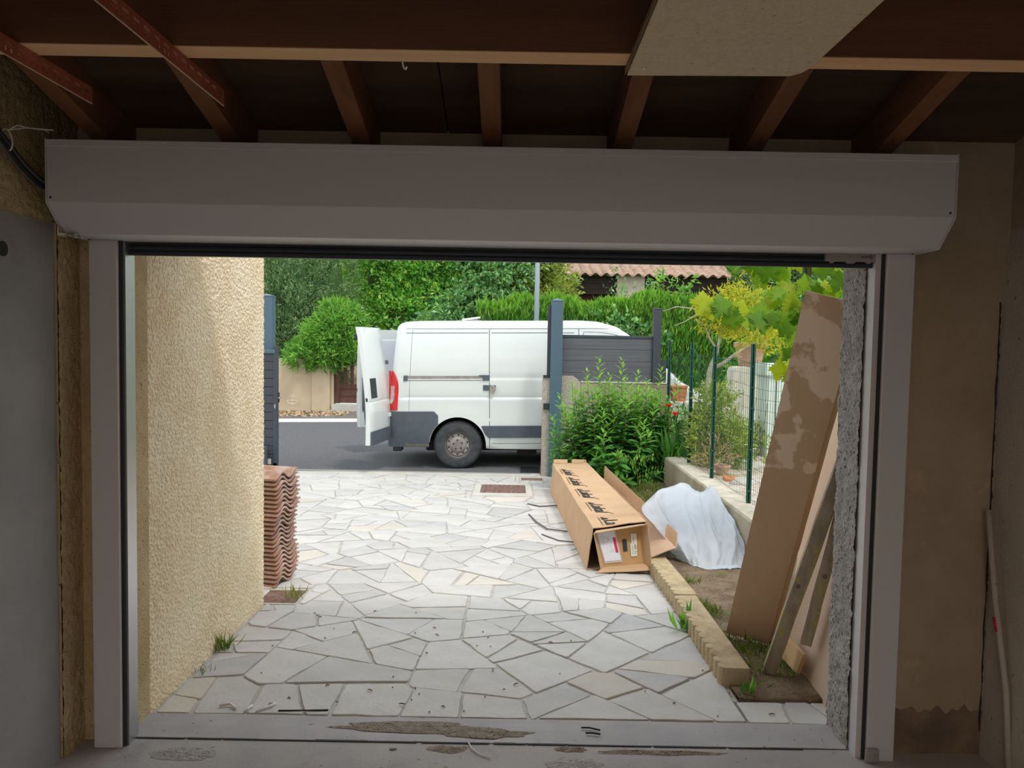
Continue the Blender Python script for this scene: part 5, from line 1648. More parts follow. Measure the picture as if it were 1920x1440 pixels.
obj('tie_wire', B().tube([(FX + .024 * math.cos(a), 8.88 + .024 * math.sin(a), 1.55 + .004 * a) for a in np.linspace(0, 12, 30)] + [(FX + .06, 8.78, 1.50), (FX + .03, 8.5, 1.45)], .004, 5), m_greenp, wfn)
vp = tag(root('vine_post', (2.10, 5.55, .2)), 'taller dark green post carrying the grape vine above the leaning cardboard', 'post')
obj('shaft', B().box(2.075, 2.125, 5.53, 5.575, .2, 2.6), m_greenp, vp, bevel=.003)
obj('crossbar', B().box(1.2, 3.0, 5.56, 5.58, 2.52, 2.55), m_greenp, vp)

# ================================================================== PLANTS
def blob_leaves(blobs, n, ln, asp, up=.2, clump=24, spread=.16, lo=.82, ymax=.55, out=1.0, nm=3):
    """leaves gathered in sprays over the shells of several ellipsoids"""
    Cs, Ds = [], []
    tot = sum(b[1][0] * b[1][2] for b in blobs)
    for c, r in blobs:
        k = max(4, int(n / clump * r[0] * r[2] / tot))
        P, Nn = shell(c, r, k, lo, ymax)
        Nn = Nn / np.linalg.norm(Nn, axis=1, keepdims=True)
        ax = Nn * out + np.array([0, 0, up]) + npr.normal(size=Nn.shape) * .25
        ax /= np.linalg.norm(ax, axis=1, keepdims=True)
        t = npr.uniform(-.6, 1, size=(len(P), clump, 1))
        Q = P[:, None, :] + ax[:, None, :] * t * spread + npr.normal(size=(len(P), clump, 3)) * spread * .38 * (1.25 - .6 * t)
        D = ax[:, None, :] + npr.normal(size=Q.shape) * .75
        Cs.append(Q.reshape(-1, 3)); Ds.append(D.reshape(-1, 3))
    return leaves(np.concatenate(Cs), np.concatenate(Ds), ln, asp, nm)
def plant(name, label, cat, base, blobs, n, ln, asp, mats, group=None, trunks=None, core=.47, zcut=None, **kw):
    r = tag(root(name, base), label, cat, group)
    V, F, mi = blob_leaves(blobs, n, ln, asp, **kw)
    if zcut is not None:
        q = V.reshape(-1, 4, 3)
        keep = q[:, :, 2].min(axis=1) > zcut
        V = q[keep].reshape(-1, 3); F = np.arange(len(V)).reshape(-1, 4); mi = mi[keep]
    o = obj('foliage', fast_mesh('foliage', V, F, mi), mats, r)
    tag(o, kind='stuff')
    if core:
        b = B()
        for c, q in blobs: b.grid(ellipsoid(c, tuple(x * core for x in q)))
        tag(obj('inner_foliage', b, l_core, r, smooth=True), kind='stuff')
    if trunks:
        for pts, rr in trunks: obj('trunk', B().tube(pts, rr, 8), m_bark if mats is l_lem else m_twig, r, smooth=True)
    return r
# across the street, left to right
plant('cypress', 'dark feathery conifer behind the beige wall, nearest the yellow wall', 'tree', (-6.8, 23.3, -.2),
      [((-7.8, 23.6, 2.6), (1.2, 1.3, 3.4)), ((-6.4, 23.2, 2.7), (1.05, 1.2, 3.5)), ((-5.55, 23.5, 2.9), (.75, 1.1, 3.2)), ((-7.1, 22.9, 1.9), (.95, .8, 1.9)), ((-6.1, 22.7, 1.6), (.8, .7, 1.5))], 76000, .12, .2, l_cyp, up=1.3, clump=50, spread=.26, out=.55,
      trunks=[([(-6.8, 23.4, -.3), (-6.8, 23.5, 5)], [.18, .08])])
plant('oleander', 'bright green oleander spilling over the beige wall and brown gate', 'shrub', (-5.1, 21.4, -.2),
      [((-5.05, 21.3, 1.70), (.72, .7, .58)), ((-4.65, 21.3, 1.95), (.55, .6, .55)), ((-5.65, 21.1, 1.22), (.42, .45, .28)), ((-4.45, 21.2, 1.50), (.42, .5, .36)), ((-5.0, 20.95, 1.18), (.42, .32, .22)), ((-4.95, 21.4, 2.30), (.30, .4, .36))], 17000, .20, .17, l_ole, up=.35, clump=20, spread=.13,
      trunks=[([(-5.1, 21.5, -.3), (-5.0, 21.4, 1.6)], [.06, .04])])
plant('bright_tree', 'bright yellowish green leafy tree rising behind the open van doors', 'tree', (-3.4, 25.5, -.2),
      [((-4.2, 25.4, 3.6), (1.3, 1.4, 1.6)), ((-2.6, 25.6, 3.7), (1.5, 1.3, 1.7)), ((-3.4, 25.0, 2.2), (1.5, 1.2, 1.4)), ((-3.2, 25.2, 5.0), (2.0, 1.4, 1.4)), ((-1.9, 25.0, 2.9), (1.0, 1.0, 1.2))], 30000, .15, .42, l_tree, up=-.1, clump=26, spread=.24,
      trunks=[([(-3.3, 25.7, -.3), (-3.4, 25.6, 2.5), (-3.0, 25.5, 4.6)], [.16, .12, .06])])
plant('ivy_thicket', 'bluish green ivy thicket above the middle of the van roof', 'shrub', (-1.2, 24.5, -.2),
      [((-1.2, 24.3, 2.2), (1.6, 1.0, 1.3)), ((-.6, 24.6, 3.6), (1.3, 1.0, 1.3)), ((-2.2, 24.0, 1.6), (1.3, .9, .9)), ((-.4, 24.9, 4.6), (1.6, 1.0, 1.0))], 24000, .13, .6, l_dark, up=-.1, clump=26, spread=.20,
      trunks=[([(-1.2, 24.6, -.3), (-1.1, 24.6, 2.0), (-.8, 24.7, 3.8)], [.14, .1, .05])])
plant('olive_bush', 'yellowish olive green bush left of the tiled roof behind the lamp pole', 'shrub', (.6, 25.5, -.1),
      [((.35, 25.3, 3.5), (1.05, .9, 1.5)), ((1.25, 25.3, 3.3), (.75, .8, 1.2)), ((.5, 25.2, 4.6), (1.2, .9, .9))], 17000, .13, .45, l_yel, up=.2, clump=24, spread=.2,
      trunks=[([(.7, 25.6, -.3), (.7, 25.5, 3.2)], [.12, .06])])
# clipped conifer hedge: a long box with a shaggy top
hd = tag(root('hedge', (3.2, 20.8, 0)), 'long bright green conifer hedge behind the van and below the tiled roof', 'hedge')
N_ = 48000
X_ = npr.uniform(-.9, 7.6, N_); tt = npr.uniform(0, 1, N_)
topz_ = 2.62 + .10 * np.sin(X_ * 2.1) + .07 * np.sin(X_ * 5.3 + 1) + .15 * np.clip(X_ / 5, 0, 1)
onfront = npr.uniform(size=N_) < .74
Z_ = np.where(onfront, tt * topz_, topz_ + npr.normal(size=N_) * .05)
Y_ = np.where(onfront, 20.3 + .07 * np.sin(X_ * 3.3 + Z_ * 2) + npr.normal(size=N_) * .06 + .1 * (Z_ / 2.6) ** 3, npr.uniform(20.4, 21.2, N_))
C_ = np.stack([X_, Y_, Z_], 1)
# sprays: several blades share one root
C_ = np.repeat(C_[::5], 5, axis=0) + npr.normal(size=(len(C_[::5]) * 5, 3)) * .05
D_ = np.stack([npr.normal(size=len(C_)) * .28, -.35 - .2 * npr.random(len(C_)), .95 + 0 * C_[:, 0]], 1)
V, F, mi = leaves(C_, D_, .17, .2, 3)
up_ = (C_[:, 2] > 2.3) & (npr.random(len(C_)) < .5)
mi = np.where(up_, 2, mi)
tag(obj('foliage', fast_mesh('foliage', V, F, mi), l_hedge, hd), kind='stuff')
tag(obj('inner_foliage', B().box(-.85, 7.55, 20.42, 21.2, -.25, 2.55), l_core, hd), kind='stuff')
for i in range(14):
    obj('stem', B().tube([(-.6 + .6 * i, 20.7, -.3), (-.6 + .6 * i, 20.7, 2.4)], [.04, .02], 6), m_twig, hd)
plant('bramble', 'small ivy patch climbing in the hedge front above the cab roof', 'climber', (2.6, 20.3, 1.0),
      [((2.5, 20.25, 2.1), (.75, .2, .38)), ((3.4, 20.25, 1.75), (.6, .2, .4)), ((1.5, 20.25, 1.95), (.5, .2, .25))], 1500, .12, .7, l_dark, clump=12, spread=.14, core=0,
      trunks=[([(2.6, 20.35, .0), (2.6, 20.25, 2.0)], [.02, .01])])
plant('fig_sapling', 'light green sapling tip sticking up from the hedge before the dark boards', 'sapling', (4.35, 20.9, 2.0),
      [((4.05, 20.9, 3.30), (.22, .2, .20)), ((4.55, 20.9, 3.36), (.22, .2, .16)), ((4.3, 20.9, 3.05), (.28, .2, .18))], 160, .17, .4, l_ole, up=-.3, clump=8, spread=.14, core=0,
      trunks=[([(4.35, 21, 1.5), (4.2, 20.9, 2.9), (4.0, 20.9, 3.3)], [.02, .015, .008]), ([(4.3, 20.95, 2.8), (4.6, 20.9, 3.35)], [.012, .008])])
plant('silver_shrub', 'grey green spindly shrub in front of the pale house pillar', 'shrub', (3.5, 24, 0),
      [((3.12, 24, 3.25), (.22, .2, .55)), ((3.55, 24, 3.2), (.3, .2, .4)), ((4.1, 24, 3.15), (.25, .2, .45))], 420, .12, .3, l_dark, up=.5, clump=12, spread=.2, core=0,
      trunks=[([(3.5, 24.1, 0), (3.2, 24, 3.4)], [.03, .01]), ([(3.6, 24.1, 1), (4.1, 24, 3.3)], [.02, .01])])
# dark shrubs at the far right behind the pot
plant('laurel_hedge', 'dark green hedge at the right behind the flower pot and mint cabinet', 'hedge', (6.0, 14.2, .27),
      [((4.9, 14.0, 1.0), (.8, .7, 1.1)), ((5.9, 14.2, 1.3), (1.1, .8, 1.5)), ((7.2, 14.2, 1.6), (1.1, .8, 1.9)), ((5.3, 14.6, 2.1), (.8, .6, .6))], 11000, .13, .5, l_hedge, up=.3, clump=20, spread=.17,
      trunks=[([(6, 14.4, .2), (6, 14.3, 1.5)], [.08, .05])])
plant('tall_shrub', 'dark green shrub at the right end of the tiled roof', 'shrub', (8.2, 24.5, 0),
      [((8.0, 24.4, 3.9), (1.0, .8, 1.2)), ((9.2, 24.2, 3.7), (1.2, .8, 1.4)), ((7.5, 24.3, 3.2), (.5, .5, .6))], 9000, .14, .4, l_cyp, up=.4, clump=20, spread=.2,
      trunks=[([(8.2, 24.6, -.2), (8.2, 24.5, 3.5)], [.1, .06])])
# big backdrop trees so that greenery fills the gaps
for k, (x, y, s) in enumerate(((-9, 31, 1.3), (-5.5, 33, 1.25), (-1.5, 32, 1.2), (2.5, 34, 1.0), (12.5, 31, 1.3), (-12.8, 26.5, 1.25))):
    plant('backdrop_tree', ['leafy tree far behind the dark conifer', 'leafy tree far behind the bright green tree', 'leafy tree far behind the ivy thicket', 'leafy tree standing behind the tiled house', 'leafy tree far behind the right end of the house', 'leafy tree far left, hidden by the yellow wall'][k], 'tree', (x, y, -.2),
          [((x, y, 3.4 * s), (3.0, 1.8, 3.2)), ((x + 1.3, y + .4, 5 * s), (2.4, 1.6, 2.4))], 9000, .28, .45, [l_tree, l_dark, l_yel][k % 3], clump=22, spread=.4,
          trunks=[([(x, y + .5, -.3), (x, y + .5, 4)], [.2, .12])], group='trees in the far background')

# laurel bush with upright shoots beside the gate post
bu = tag(root('laurel_bush', (1.33, 9.9, bedz(1.3, 9.9))), 'leafy green bush with upright shoots in front of the grey fence boards', 'bush')
lm = []
for k in range(3):
    b = B()
    P = []
    for i in range(5):
        t = i / 4
        wv = [0.0, .8, 1.0, .62, 0.0][i] * .013
        P.append([(-wv, t * .085, -.010 * t * t + wv * .3), (0, t * .085, -.012 * t * t), (wv, t * .085, -.010 * t * t + wv * .3)])
    b.grid(P)
    me = bpy.data.meshes.new('leaf')
    me.from_pydata(b.v, [], b.f)
    me.materials.append(l_bush[k])
    lm.append(me)
k = random.Random(21)
LV, LT = [], []
stem_b = []
tops = [(.60, 1.00), (.93, 1.30), (1.08, 1.47), (1.38, 1.44), (1.62, 1.28), (1.92, 1.36), (2.08, 1.22), (.52, .72), (1.25, 1.12), (1.5, 1.12), (1.75, 1.1), (2.0, .98), (.80, 1.08), (2.2, .55), (.66, .85), (1.0, 1.05), (.75, 1.15), (1.22, 1.25), (1.85, 1.0), (1.7, 1.2), (.55, .5), (2.15, .8)]
for i in range(165):
    if i < len(tops): tx, tz = tops[i]; ty = 9.75 + k.uniform(-.25, .2)
    else:
        a = k.uniform(0, 2 * PI); q = k.random() ** .5
        tx, ty = 1.36 + .88 * q * math.cos(a), 9.82 + .62 * q * math.sin(a)
        tz = (.62 + .66 * math.sqrt(max(0, 1 - q * q))) * k.uniform(.5, 1.02) - .05
        if q > .8: tz = k.uniform(.0, .75)
    bx, by = 1.33 + (tx - 1.33) * .32 + k.uniform(-.08, .08), 9.88 + (ty - 9.88) * .3
    bz = bedz(min(bx, 1.85), by)
    pts = []
    for j in range(9):
        t = j / 8
        e = 1 - (1 - t) ** 1.7
        pts.append(Vector((bx + (tx - bx) * e, by + (ty - by) * e, bz + (tz - bz) * t)))
    stem_b.append(pts)
    Ls = (pts[-1] - pts[0]).length
    nl = int(Ls / .030)
    for j in range(nl):
        t = .22 + .78 * (j + .5) / nl
        f = t * 8; ii = min(7, int(f)); p = pts[ii].lerp(pts[ii + 1], f - ii)
        ax = (pts[ii + 1] - pts[ii]).normalized()
        az = j * 2.4 + i
        o_ = Vector((math.cos(az), math.sin(az), 0))
        o_ = (o_ - ax * o_.dot(ax)).normalized()
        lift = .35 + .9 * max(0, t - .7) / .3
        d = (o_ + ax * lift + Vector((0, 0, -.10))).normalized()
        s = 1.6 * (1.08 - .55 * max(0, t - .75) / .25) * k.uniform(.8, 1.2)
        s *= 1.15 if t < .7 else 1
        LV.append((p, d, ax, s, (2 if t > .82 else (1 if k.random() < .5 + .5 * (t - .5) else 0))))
dist = sorted(range(len(LV)), key=lambda q: (LV[q][0].y - .25 * LV[q][0].z) - .4 * LV[q][3])
def leafM(p, d, ax, s):
    xx = d.cross(ax).normalized(); zz = xx.cross(d)
    if zz.z < 0: xx, zz = -xx, -zz
    return Matrix((xx, d, zz)).transposed().to_4x4(), p, s
restV, restF, restM = [], [], []
bo = ORG[bu]
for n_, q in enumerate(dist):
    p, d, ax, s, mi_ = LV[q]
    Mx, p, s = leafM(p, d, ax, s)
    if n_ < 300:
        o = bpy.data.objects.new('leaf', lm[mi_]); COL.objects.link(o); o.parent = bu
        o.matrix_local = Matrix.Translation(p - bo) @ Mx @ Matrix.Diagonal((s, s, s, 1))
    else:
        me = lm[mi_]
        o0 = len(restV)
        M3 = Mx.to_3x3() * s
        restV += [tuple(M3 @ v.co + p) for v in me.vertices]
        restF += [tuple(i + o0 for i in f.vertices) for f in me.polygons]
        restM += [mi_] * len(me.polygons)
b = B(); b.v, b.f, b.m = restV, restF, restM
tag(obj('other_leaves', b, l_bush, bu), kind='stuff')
b = B()
for pts in stem_b: b.tube(pts, [.007, .006, .006, .005, .005, .004, .003, .003, .002], 5, cap=False)
obj('stems', b, m_twig, bu, smooth=True)
plant('low_shrub', 'dark low shrub between the leafy bush and the end of the low wall', 'shrub', (2.05, 9.8, .1),
      [((2.05, 9.75, .32), (.30, .35, .33)), ((2.2, 9.7, .5), (.22, .3, .3))], 900, .085, .32, l_bush, clump=10, spread=.1, core=.7, trunks=[([(2.05, 9.8, .0), (2.1, 9.8, .4)], [.012, .006])])
# robinia seedling beside the carton
b = B()
sd_ = tag(root('seedling', (1.50, 8.95, bedz(1.5, 8.95))), 'thin seedling with feathered leaves at the foot of the leafy bush', 'seedling')
st = [(1.50, 8.95, bedz(1.5, 8.95) - .01), (1.49, 8.94, .12), (1.44, 8.93, .26)]
obj('stem', B().tube(st, [.006, .005, .003], 6), l_grass[2], sd_, smooth=True)
Cx, Dx = [], []
for (sx_, sz_, ex_, ez_) in ((1.49, .10, 1.80, .17), (1.47, .18, 1.66, .33), (1.45, .24, 1.26, .30), (1.49, .06, 1.66, .02), (1.44, .26, 1.50, .36)):
    for i in range(9):
        t = (i + .5) / 9
        c = (sx_ + (ex_ - sx_) * t, 8.92, sz_ + (ez_ - sz_) * t + .04 * math.sin(PI * t))
        for sg_ in (-1, 1): Cx.append(c); Dx.append((.3 * (ex_ - sx_) * 3, -.25, sg_ * .9))
V, F, mi = leaves(np.array(Cx), np.array(Dx, float), .055, .5, 3)
obj('leaflets', fast_mesh('leaflets', V, F, mi), l_ole, sd_)

# weeds and grass
def tuft(name, x, y, z, n, h, sp, label, cat='grass', mats=l_grass, asp=.07, group=None):
    C_ = np.stack([x + npr.normal(size=n) * sp * .35, y + npr.normal(size=n) * sp * .35, np.full(n, z)], 1)
    D_ = np.stack([npr.normal(size=n) * .45, npr.normal(size=n) * .45, np.full(n, 1.0)], 1)
    V, F, mi = leaves(C_, D_, h, asp, 3, .3, .1)
    o = obj(name, fast_mesh(name, V, F, mi), mats, None, origin=(x, y, z))
    return tag(o, label, cat, group)
tuft('grass_tuft', XO1 + .035, 4.10, gz(4.1) - .012, 60, .10, .06, 'green grass tuft at the foot of the yellow outer wall')
tuft('grass_tuft', XO1 + .03, 3.78, gz(3.8) - .012, 22, .05, .07, 'tiny weed at the yellow wall, nearer than the grass tuft')
tuft('grass_tuft', -1.42, 4.99, gz(5) - .01, 26, .09, .07, 'weed growing beside the rusty drain grate')
tuft('dandelion', 1.06, 4.56, gz(4.56), 26, .10, .08, 'leafy weed growing at the foot of the nearer edging block', 'weed', l_bush, .2)
tuft('dandelion', 1.16, 3.63, gz(3.66), 16, .075, .06, 'small weed at the near end of the edging block', 'weed', l_bush, .18)
n = 2600
gx, gy = npr.uniform(1.24, 1.80, n), 3.62 + 6.3 * npr.random(n)
dens = np.array([mn.noise(Vector((a * 2.2, b_ * 1.6, 5))) + (.25 if b_ > 6.8 else -.02) for a, b_ in zip(gx, gy)])
kp = (dens > .08) & ~((gx > 1.2) & (gy > 5.68) & (gy < 7.4))
gx, gy = gx[kp], gy[kp]
gzv = np.array([bedz(a, b_) - .006 for a, b_ in zip(gx, gy)])
rep_ = 5
C_ = np.repeat(np.stack([gx, gy, gzv], 1), rep_, 0) + npr.normal(size=(len(gx) * rep_, 3)) * np.array([.02, .02, 0])
D_ = npr.normal(size=C_.shape) * .6; D_[:, 2] = .8
V, F, mi = leaves(C_, D_, .055, .11, 3, .35)
tag(obj('grass', fast_mesh('grass', V, F, mi), l_grass), 'sparse short grass growing over the soil bed', 'grass', kind='stuff')
k = random.Random(9)
b = B()
for i in range(420):
    x, y = k.uniform(1.24, 1.82), 3.6 + 2.05 * k.random()
    s = k.uniform(.003, .010)
    z = bedz(x, y)
    q = [(x + s * k.uniform(.6, 1) * math.cos(a), y + s * k.uniform(.6, 1) * math.sin(a)) for a in (0, 1.3, 2.5, 3.8, 5.1)]
    b.add([(u, v, z - .002) for u, v in q] + [(x, y, z + s * .6)], [(j, (j + 1) % 5, 5) for j in range(5)])
tag(obj('gravel', b, m_patch), 'small stones and chips scattered over the soil bed', 'gravel', kind='stuff')
n = 700
lx, ly = npr.uniform(-6.6, -4.3, n), npr.uniform(19.6, 20.85, n)
C_ = np.stack([lx, ly, rz_(lx) + .02 + .02 * (ly - 19.05) + .012], 1)
D_ = npr.normal(size=C_.shape); D_[:, 2] *= .15
V, F, mi = leaves(C_, D_, .09, .5, 2)
tag(obj('dry_leaves', fast_mesh('dry_leaves', V, F, mi), [m_pine, m_beige]), 'dry brown leaves along the foot of the beige wall', 'leaves', kind='stuff')

# ================================================================== GRAPE VINE
vn = tag(root('grape_vine', (2.1, 5.5, .2)), 'grape vine with big lobed bright green leaves trailing across at the upper right', 'vine')
def vine_leaf(mat, seed):
    kk = random.Random(seed)
    lob = []
    n = 40
    for i in range(n):
        a = -PI / 2 + .22 + (2 * PI - .44) * i / (n - 1)
        r = .066 + .021 * max(0, math.cos(5 * (a - PI / 2) / 1.0 * .98)) ** .8 + .007 * (1 if i % 2 else -1)
        lob.append((r * math.cos(a) * 1.05, r * math.sin(a) + .03))
    b = B()
    vs = [(0, 0, 0)] + [(x * .5, y * .5, .012 - .05 * abs(x)) for x, y in lob] + [(x, y, -.09 * abs(x) - .12 * max(0, y - .03) + .006 * kk.uniform(-1, 1)) for x, y in lob]
    fs = [(0, 1 + i, 2 + i) for i in range(n - 1)] + [(1 + i, 1 + n + i, 2 + n + i, 2 + i) for i in range(n - 1)]
    b.add(vs, fs)
    me = bpy.data.meshes.new('leaf')
    me.from_pydata(b.v, [], b.f)
    me.materials.append(mat)
    me.polygons.foreach_set('use_smooth', [True] * len(me.polygons))
    return me
vl = [vine_leaf(l_vine[i % 3], i) for i in range(6)]
k = random.Random(13)
canes = [
 [(2.15, 5.6, .2), (2.12, 5.62, 1.2), (2.12, 5.55, 2.0), (2.05, 5.5, 2.5)],
 [(2.12, 5.55, 1.85), (1.95, 5.45, 1.88), (1.72, 5.4, 1.83), (1.5, 5.4, 1.86), (1.32, 5.4, 1.93)],
 [(2.05, 5.5, 2.35), (1.85, 5.45, 2.3), (1.7, 5.42, 2.15)],
 [(2.08, 5.5, 2.4), (2.3, 5.35, 2.38), (2.55, 5.3, 2.2)],
 [(2.12, 5.55, 1.6), (2.0, 5.45, 1.55)]]
b = B()
for i, c in enumerate(canes): b.tube([Vector(p) for p in cr1(np.array(c), 12)], [.014, .004, .004, .004, .004][i], 6)
obj('canes', b, m_twig, vn, smooth=True)
spots = []
for t in np.linspace(.05, 1, 13): 
    p = cr1(np.array(canes[1]), 40)[int(t * 40)]
    spots.append((p[0], p[1] - .06, p[2] - .02 + k.uniform(-.06, .07)))
for i in range(34): spots.append((k.uniform(1.72, 2.2), 5.45 + k.uniform(-.15, .2), k.uniform(1.72, 2.42)))
for i in range(26): spots.append((k.uniform(2.1, 2.65), 5.35 + k.uniform(-.15, .2), k.uniform(1.95, 2.45)))
for i in range(16): spots.append((k.uniform(1.95, 2.2), 5.5 + k.uniform(-.15, .15), k.uniform(1.35, 1.8)))
for i in range(8): spots.append((k.uniform(1.55, 1.8), 5.4 + k.uniform(-.1, .1), k.uniform(2.1, 2.4)))
for i, p in enumerate(spots):
    me = vl[k.randrange(6)]
    s = k.uniform(.75, 1.15)
    o = share(me, 'leaf', vn, Vector(p) - ORG[vn], (math.radians(k.uniform(45, 110)), k.uniform(-.5, .5), k.uniform(-.9, .9)), s)

# ================================================================== NEIGHBOUR'S GARDEN
ped = tag(root('white_wall', (3.4, 10.6, .27)), 'short cream white garden wall carrying the flower pot', 'wall')
b = B().prism([(2.985, .2), (4.3, .2), (4.3, 1.355), (3.06, 1.365), (3.01, 1.35), (2.988, 1.29)], 10.45, 10.72, lambda x, z, t: (x, t, z))
obj('rendered_body', b, m_wwall, ped, bevel=.02)
obj('low_step', B().prism([(2.62, .2), (2.99, .2), (2.99, .80), (2.86, .80), (2.70, .62)], 10.45, 10.7, lambda x, z, t: (x, t, z)), m_wwall, ped, bevel=.02)
mt = tag(root('mint_cabinet', (3.5, 9.6, .27)), 'pale mint plastic cabinet with dark slot behind the wire fence', 'cabinet')
obj('body', B().box(3.17, 3.75, 9.5, 9.95, .26, 1.28), m_mint, mt, bevel=.01)
obj('rim', B().box(3.125, 3.79, 9.46, 9.99, 1.275, 1.43), m_mint, mt, bevel=.02)
obj('slot', B().box(3.232, 3.285, 9.456, 9.463, 1.305, 1.39), m_gasket, mt)
obj('corner_groove', B().box(3.265, 3.275, 9.494, 9.502, .3, 1.26), m_gasket, mt)
def pot(name, x, y, z, r, h, mat, label, group=None, rim=True):
    p = tag(root(name, (x, y, z)), label, 'flower pot', group)
    pr = [(0, 0), (r * .62, 0), (r * .66, .01), (r * .92, h * .78), (r * .92, h * .8), (r * 1.03, h * .81), (r * 1.05, h * .98), (r, h), (r * .9, h), (r * .88, h * .9), (0, h * .88)]
    obj('pot_body', B().lathe(pr, lambda a, c, t: (x + a, y + c, z + t), 28), mat, p, smooth=True, ang=35)
    obj('pot_soil', B().lathe([(0, h * .89), (r * .87, h * .89), (r * .86, h * .91), (0, h * .92)], lambda a, c, t: (x + a, y + c, z + t), 20), m_soil, p)
    return p
pot('flower_pot', 3.265, 10.58, 1.362, .215, .33, m_terra, 'large pale terracotta pot standing on the cream white wall')
plant('yellow_creeper', 'yellow leaved creeper spilling over the large terracotta pot', 'plant', (3.26, 10.5, 1.67),
      [((3.30, 10.45, 1.85), (.30, .2, .16)), ((3.42, 10.4, 1.72), (.16, .12, .12)), ((3.14, 10.45, 1.80), (.16, .12, .10))], 640, .075, .3, l_lem, up=-.4, clump=8, spread=.10, core=0,
      trunks=[([(3.26, 10.55, 1.62), (3.3, 10.5, 1.85)], [.01, .006])])
# small gnarled tree with yellow leaves
gt = plant('yellow_tree', 'small gnarled pale barked tree with yellow leaves behind the wire fence', 'tree', (2.55, 9.75, .27),
      [((2.72, 9.7, 2.10), (.33, .25, .20)), ((2.95, 9.7, 2.18), (.24, .2, .22)), ((2.55, 9.7, 1.98), (.2, .18, .12)), ((3.02, 9.7, 1.96), (.22, .18, .18))], 2300, .075, .26, l_lem, up=-.5, clump=9, spread=.10, core=0,
      trunks=[([(2.50, 9.8, .27), (2.46, 9.8, .8), (2.52, 9.8, 1.33), (2.60, 9.78, 1.58), (2.64, 9.75, 1.9), (2.72, 9.72, 2.15)], [.045, .04, .034, .02, .016, .008]),
              ([(2.52, 9.8, 1.33), (2.68, 9.76, 1.42), (2.82, 9.74, 1.54), (2.98, 9.72, 1.66)], [.028, .024, .018, .010]),
              ([(2.60, 9.78, 1.58), (2.50, 9.76, 1.72), (2.43, 9.74, 1.88), (2.30, 9.72, 1.98)], [.015, .012, .008, .004]),
              ([(2.47, 9.76, 1.76), (2.52, 9.75, 1.95)], [.008, .005]),
              ([(2.55, 9.75, 1.98), (2.25, 9.7, 2.10), (2.05, 9.7, 2.12), (1.88, 9.68, 2.06)], [.008, .007, .006, .003]),
              ([(2.35, 9.7, 2.06), (2.15, 9.68, 1.93), (2.02, 9.68, 1.88)], [.006, .005, .003]),
              ([(2.78, 9.72, 1.52), (2.9, 9.7, 1.50)], [.008, .004])])
k = random.Random(31)
ds = plant('daisy_shrub', 'yellowish green daisy bush with white flowers behind the fence posts', 'shrub', (2.45, 8.9, .27),
      [((2.36, 8.88, .82), (.20, .25, .36)), ((2.22, 8.75, .58), (.13, .2, .32)), ((2.47, 8.65, .50), (.22, .2, .24))], 6500, .05, .3, l_yel, up=.5, clump=14, spread=.09,
      trunks=[([(2.45, 8.9, .25), (2.5, 8.9, .7)], [.015, .008])])
for (x, y, z) in [(2.16, 8.8, 1.14), (2.32, 8.75, 1.13), (2.46, 8.7, 1.12), (2.62, 8.7, 1.15), (2.77, 8.7, 1.05), (2.13, 8.7, 1.02), (2.26, 8.6, .96), (2.36, 8.5, .78), (2.9, 8.7, 1.0), (2.42, 7.6, .62), (2.34, 7.6, .66), (2.2, 8.85, 1.2)]:
    b = B()
    for i in range(12):
        a = 2 * PI * i / 12
        ca, sa = math.cos(a), math.sin(a)
        b.add([(x, y, z), (x + .018 * math.cos(a - .22), y + .018 * math.sin(a - .22), z + .002), (x + .034 * ca, y + .034 * sa, z - .004), (x + .018 * math.cos(a + .22), y + .018 * math.sin(a + .22), z + .002)], [(0, 1, 2, 3)])
    d = obj('daisy_flower', b, m_petalw, ds)
    obj('flower_eye', B().lathe([(0, z), (.008, z + .001), (.006, z + .006), (0, z + .007)], lambda p, q, t: (x + p, y + q, t), 8), l_lem[2], d)
    obj('flower_stalk', B().tube([(x, y, z), (x + k.uniform(-.03, .03), y + .03, z - .25)], .0025, 5), l_grass[0], d)
for (x, y, z, lab) in ((1.955, 9.55, .875, 'red poppy, the upper one beside the fence post'), (2.0, 9.38, .79, 'red poppy, the lower one in front of the daisy bush')):
    r = tag(root('poppy', (x, y, .3)), lab, 'flower', 'red poppies')
    b = B()
    for i in range(5):
        a = 2 * PI * i / 5 + .3
        P = []
        for u in range(4):
            t = u / 3
            rr_ = .008 + .042 * t
            hw = .5 * (.3 + .7 * math.sin(PI * (.15 + .75 * t)))
            P.append([(x + rr_ * math.cos(a + hw * v), y + rr_ * math.sin(a + hw * v) * .8 - .3 * .03 * t, z - .02 + .045 * t ** .7 + .006 * abs(v)) for v in (-1.3, -.5, .5, 1.3)])
        b.grid(P)
    obj('petals', b, m_petalr, r, smooth=True)
    obj('poppy_eye', B().lathe([(0, z - .02), (.011, z - .018), (.010, z + .008), (0, z + .01)], lambda p, q, t: (x + p, y + q, t), 10), m_ink, r)
    obj('stalk', B().tube([(x, y, z - .02), (x + .02, y + .02, .5), (x + .03, y + .05, .1)], .004, 6), l_grass[0], r, smooth=True)
tuft('poppy_leaves', 2.02, 9.55, .12, 90, .40, .22, 'tall green weeds under the red poppies', 'weed', l_bush, .10)
bx = tag(root('planter_box', (2.38, 11.0, .27)), 'orange terracotta box planter on a white block behind the first fence posts', 'planter')
obj('box_body', B().prism([(2.295, .845), (2.47, .845), (2.49, 1.06), (2.275, 1.06)], 10.9, 11.08, lambda x, z, t: (x, t, z)), m_terra2, bx, bevel=.008)
obj('box_rim', B().box(2.268, 2.497, 10.89, 11.09, 1.03, 1.065), m_terra2, bx, bevel=.006)
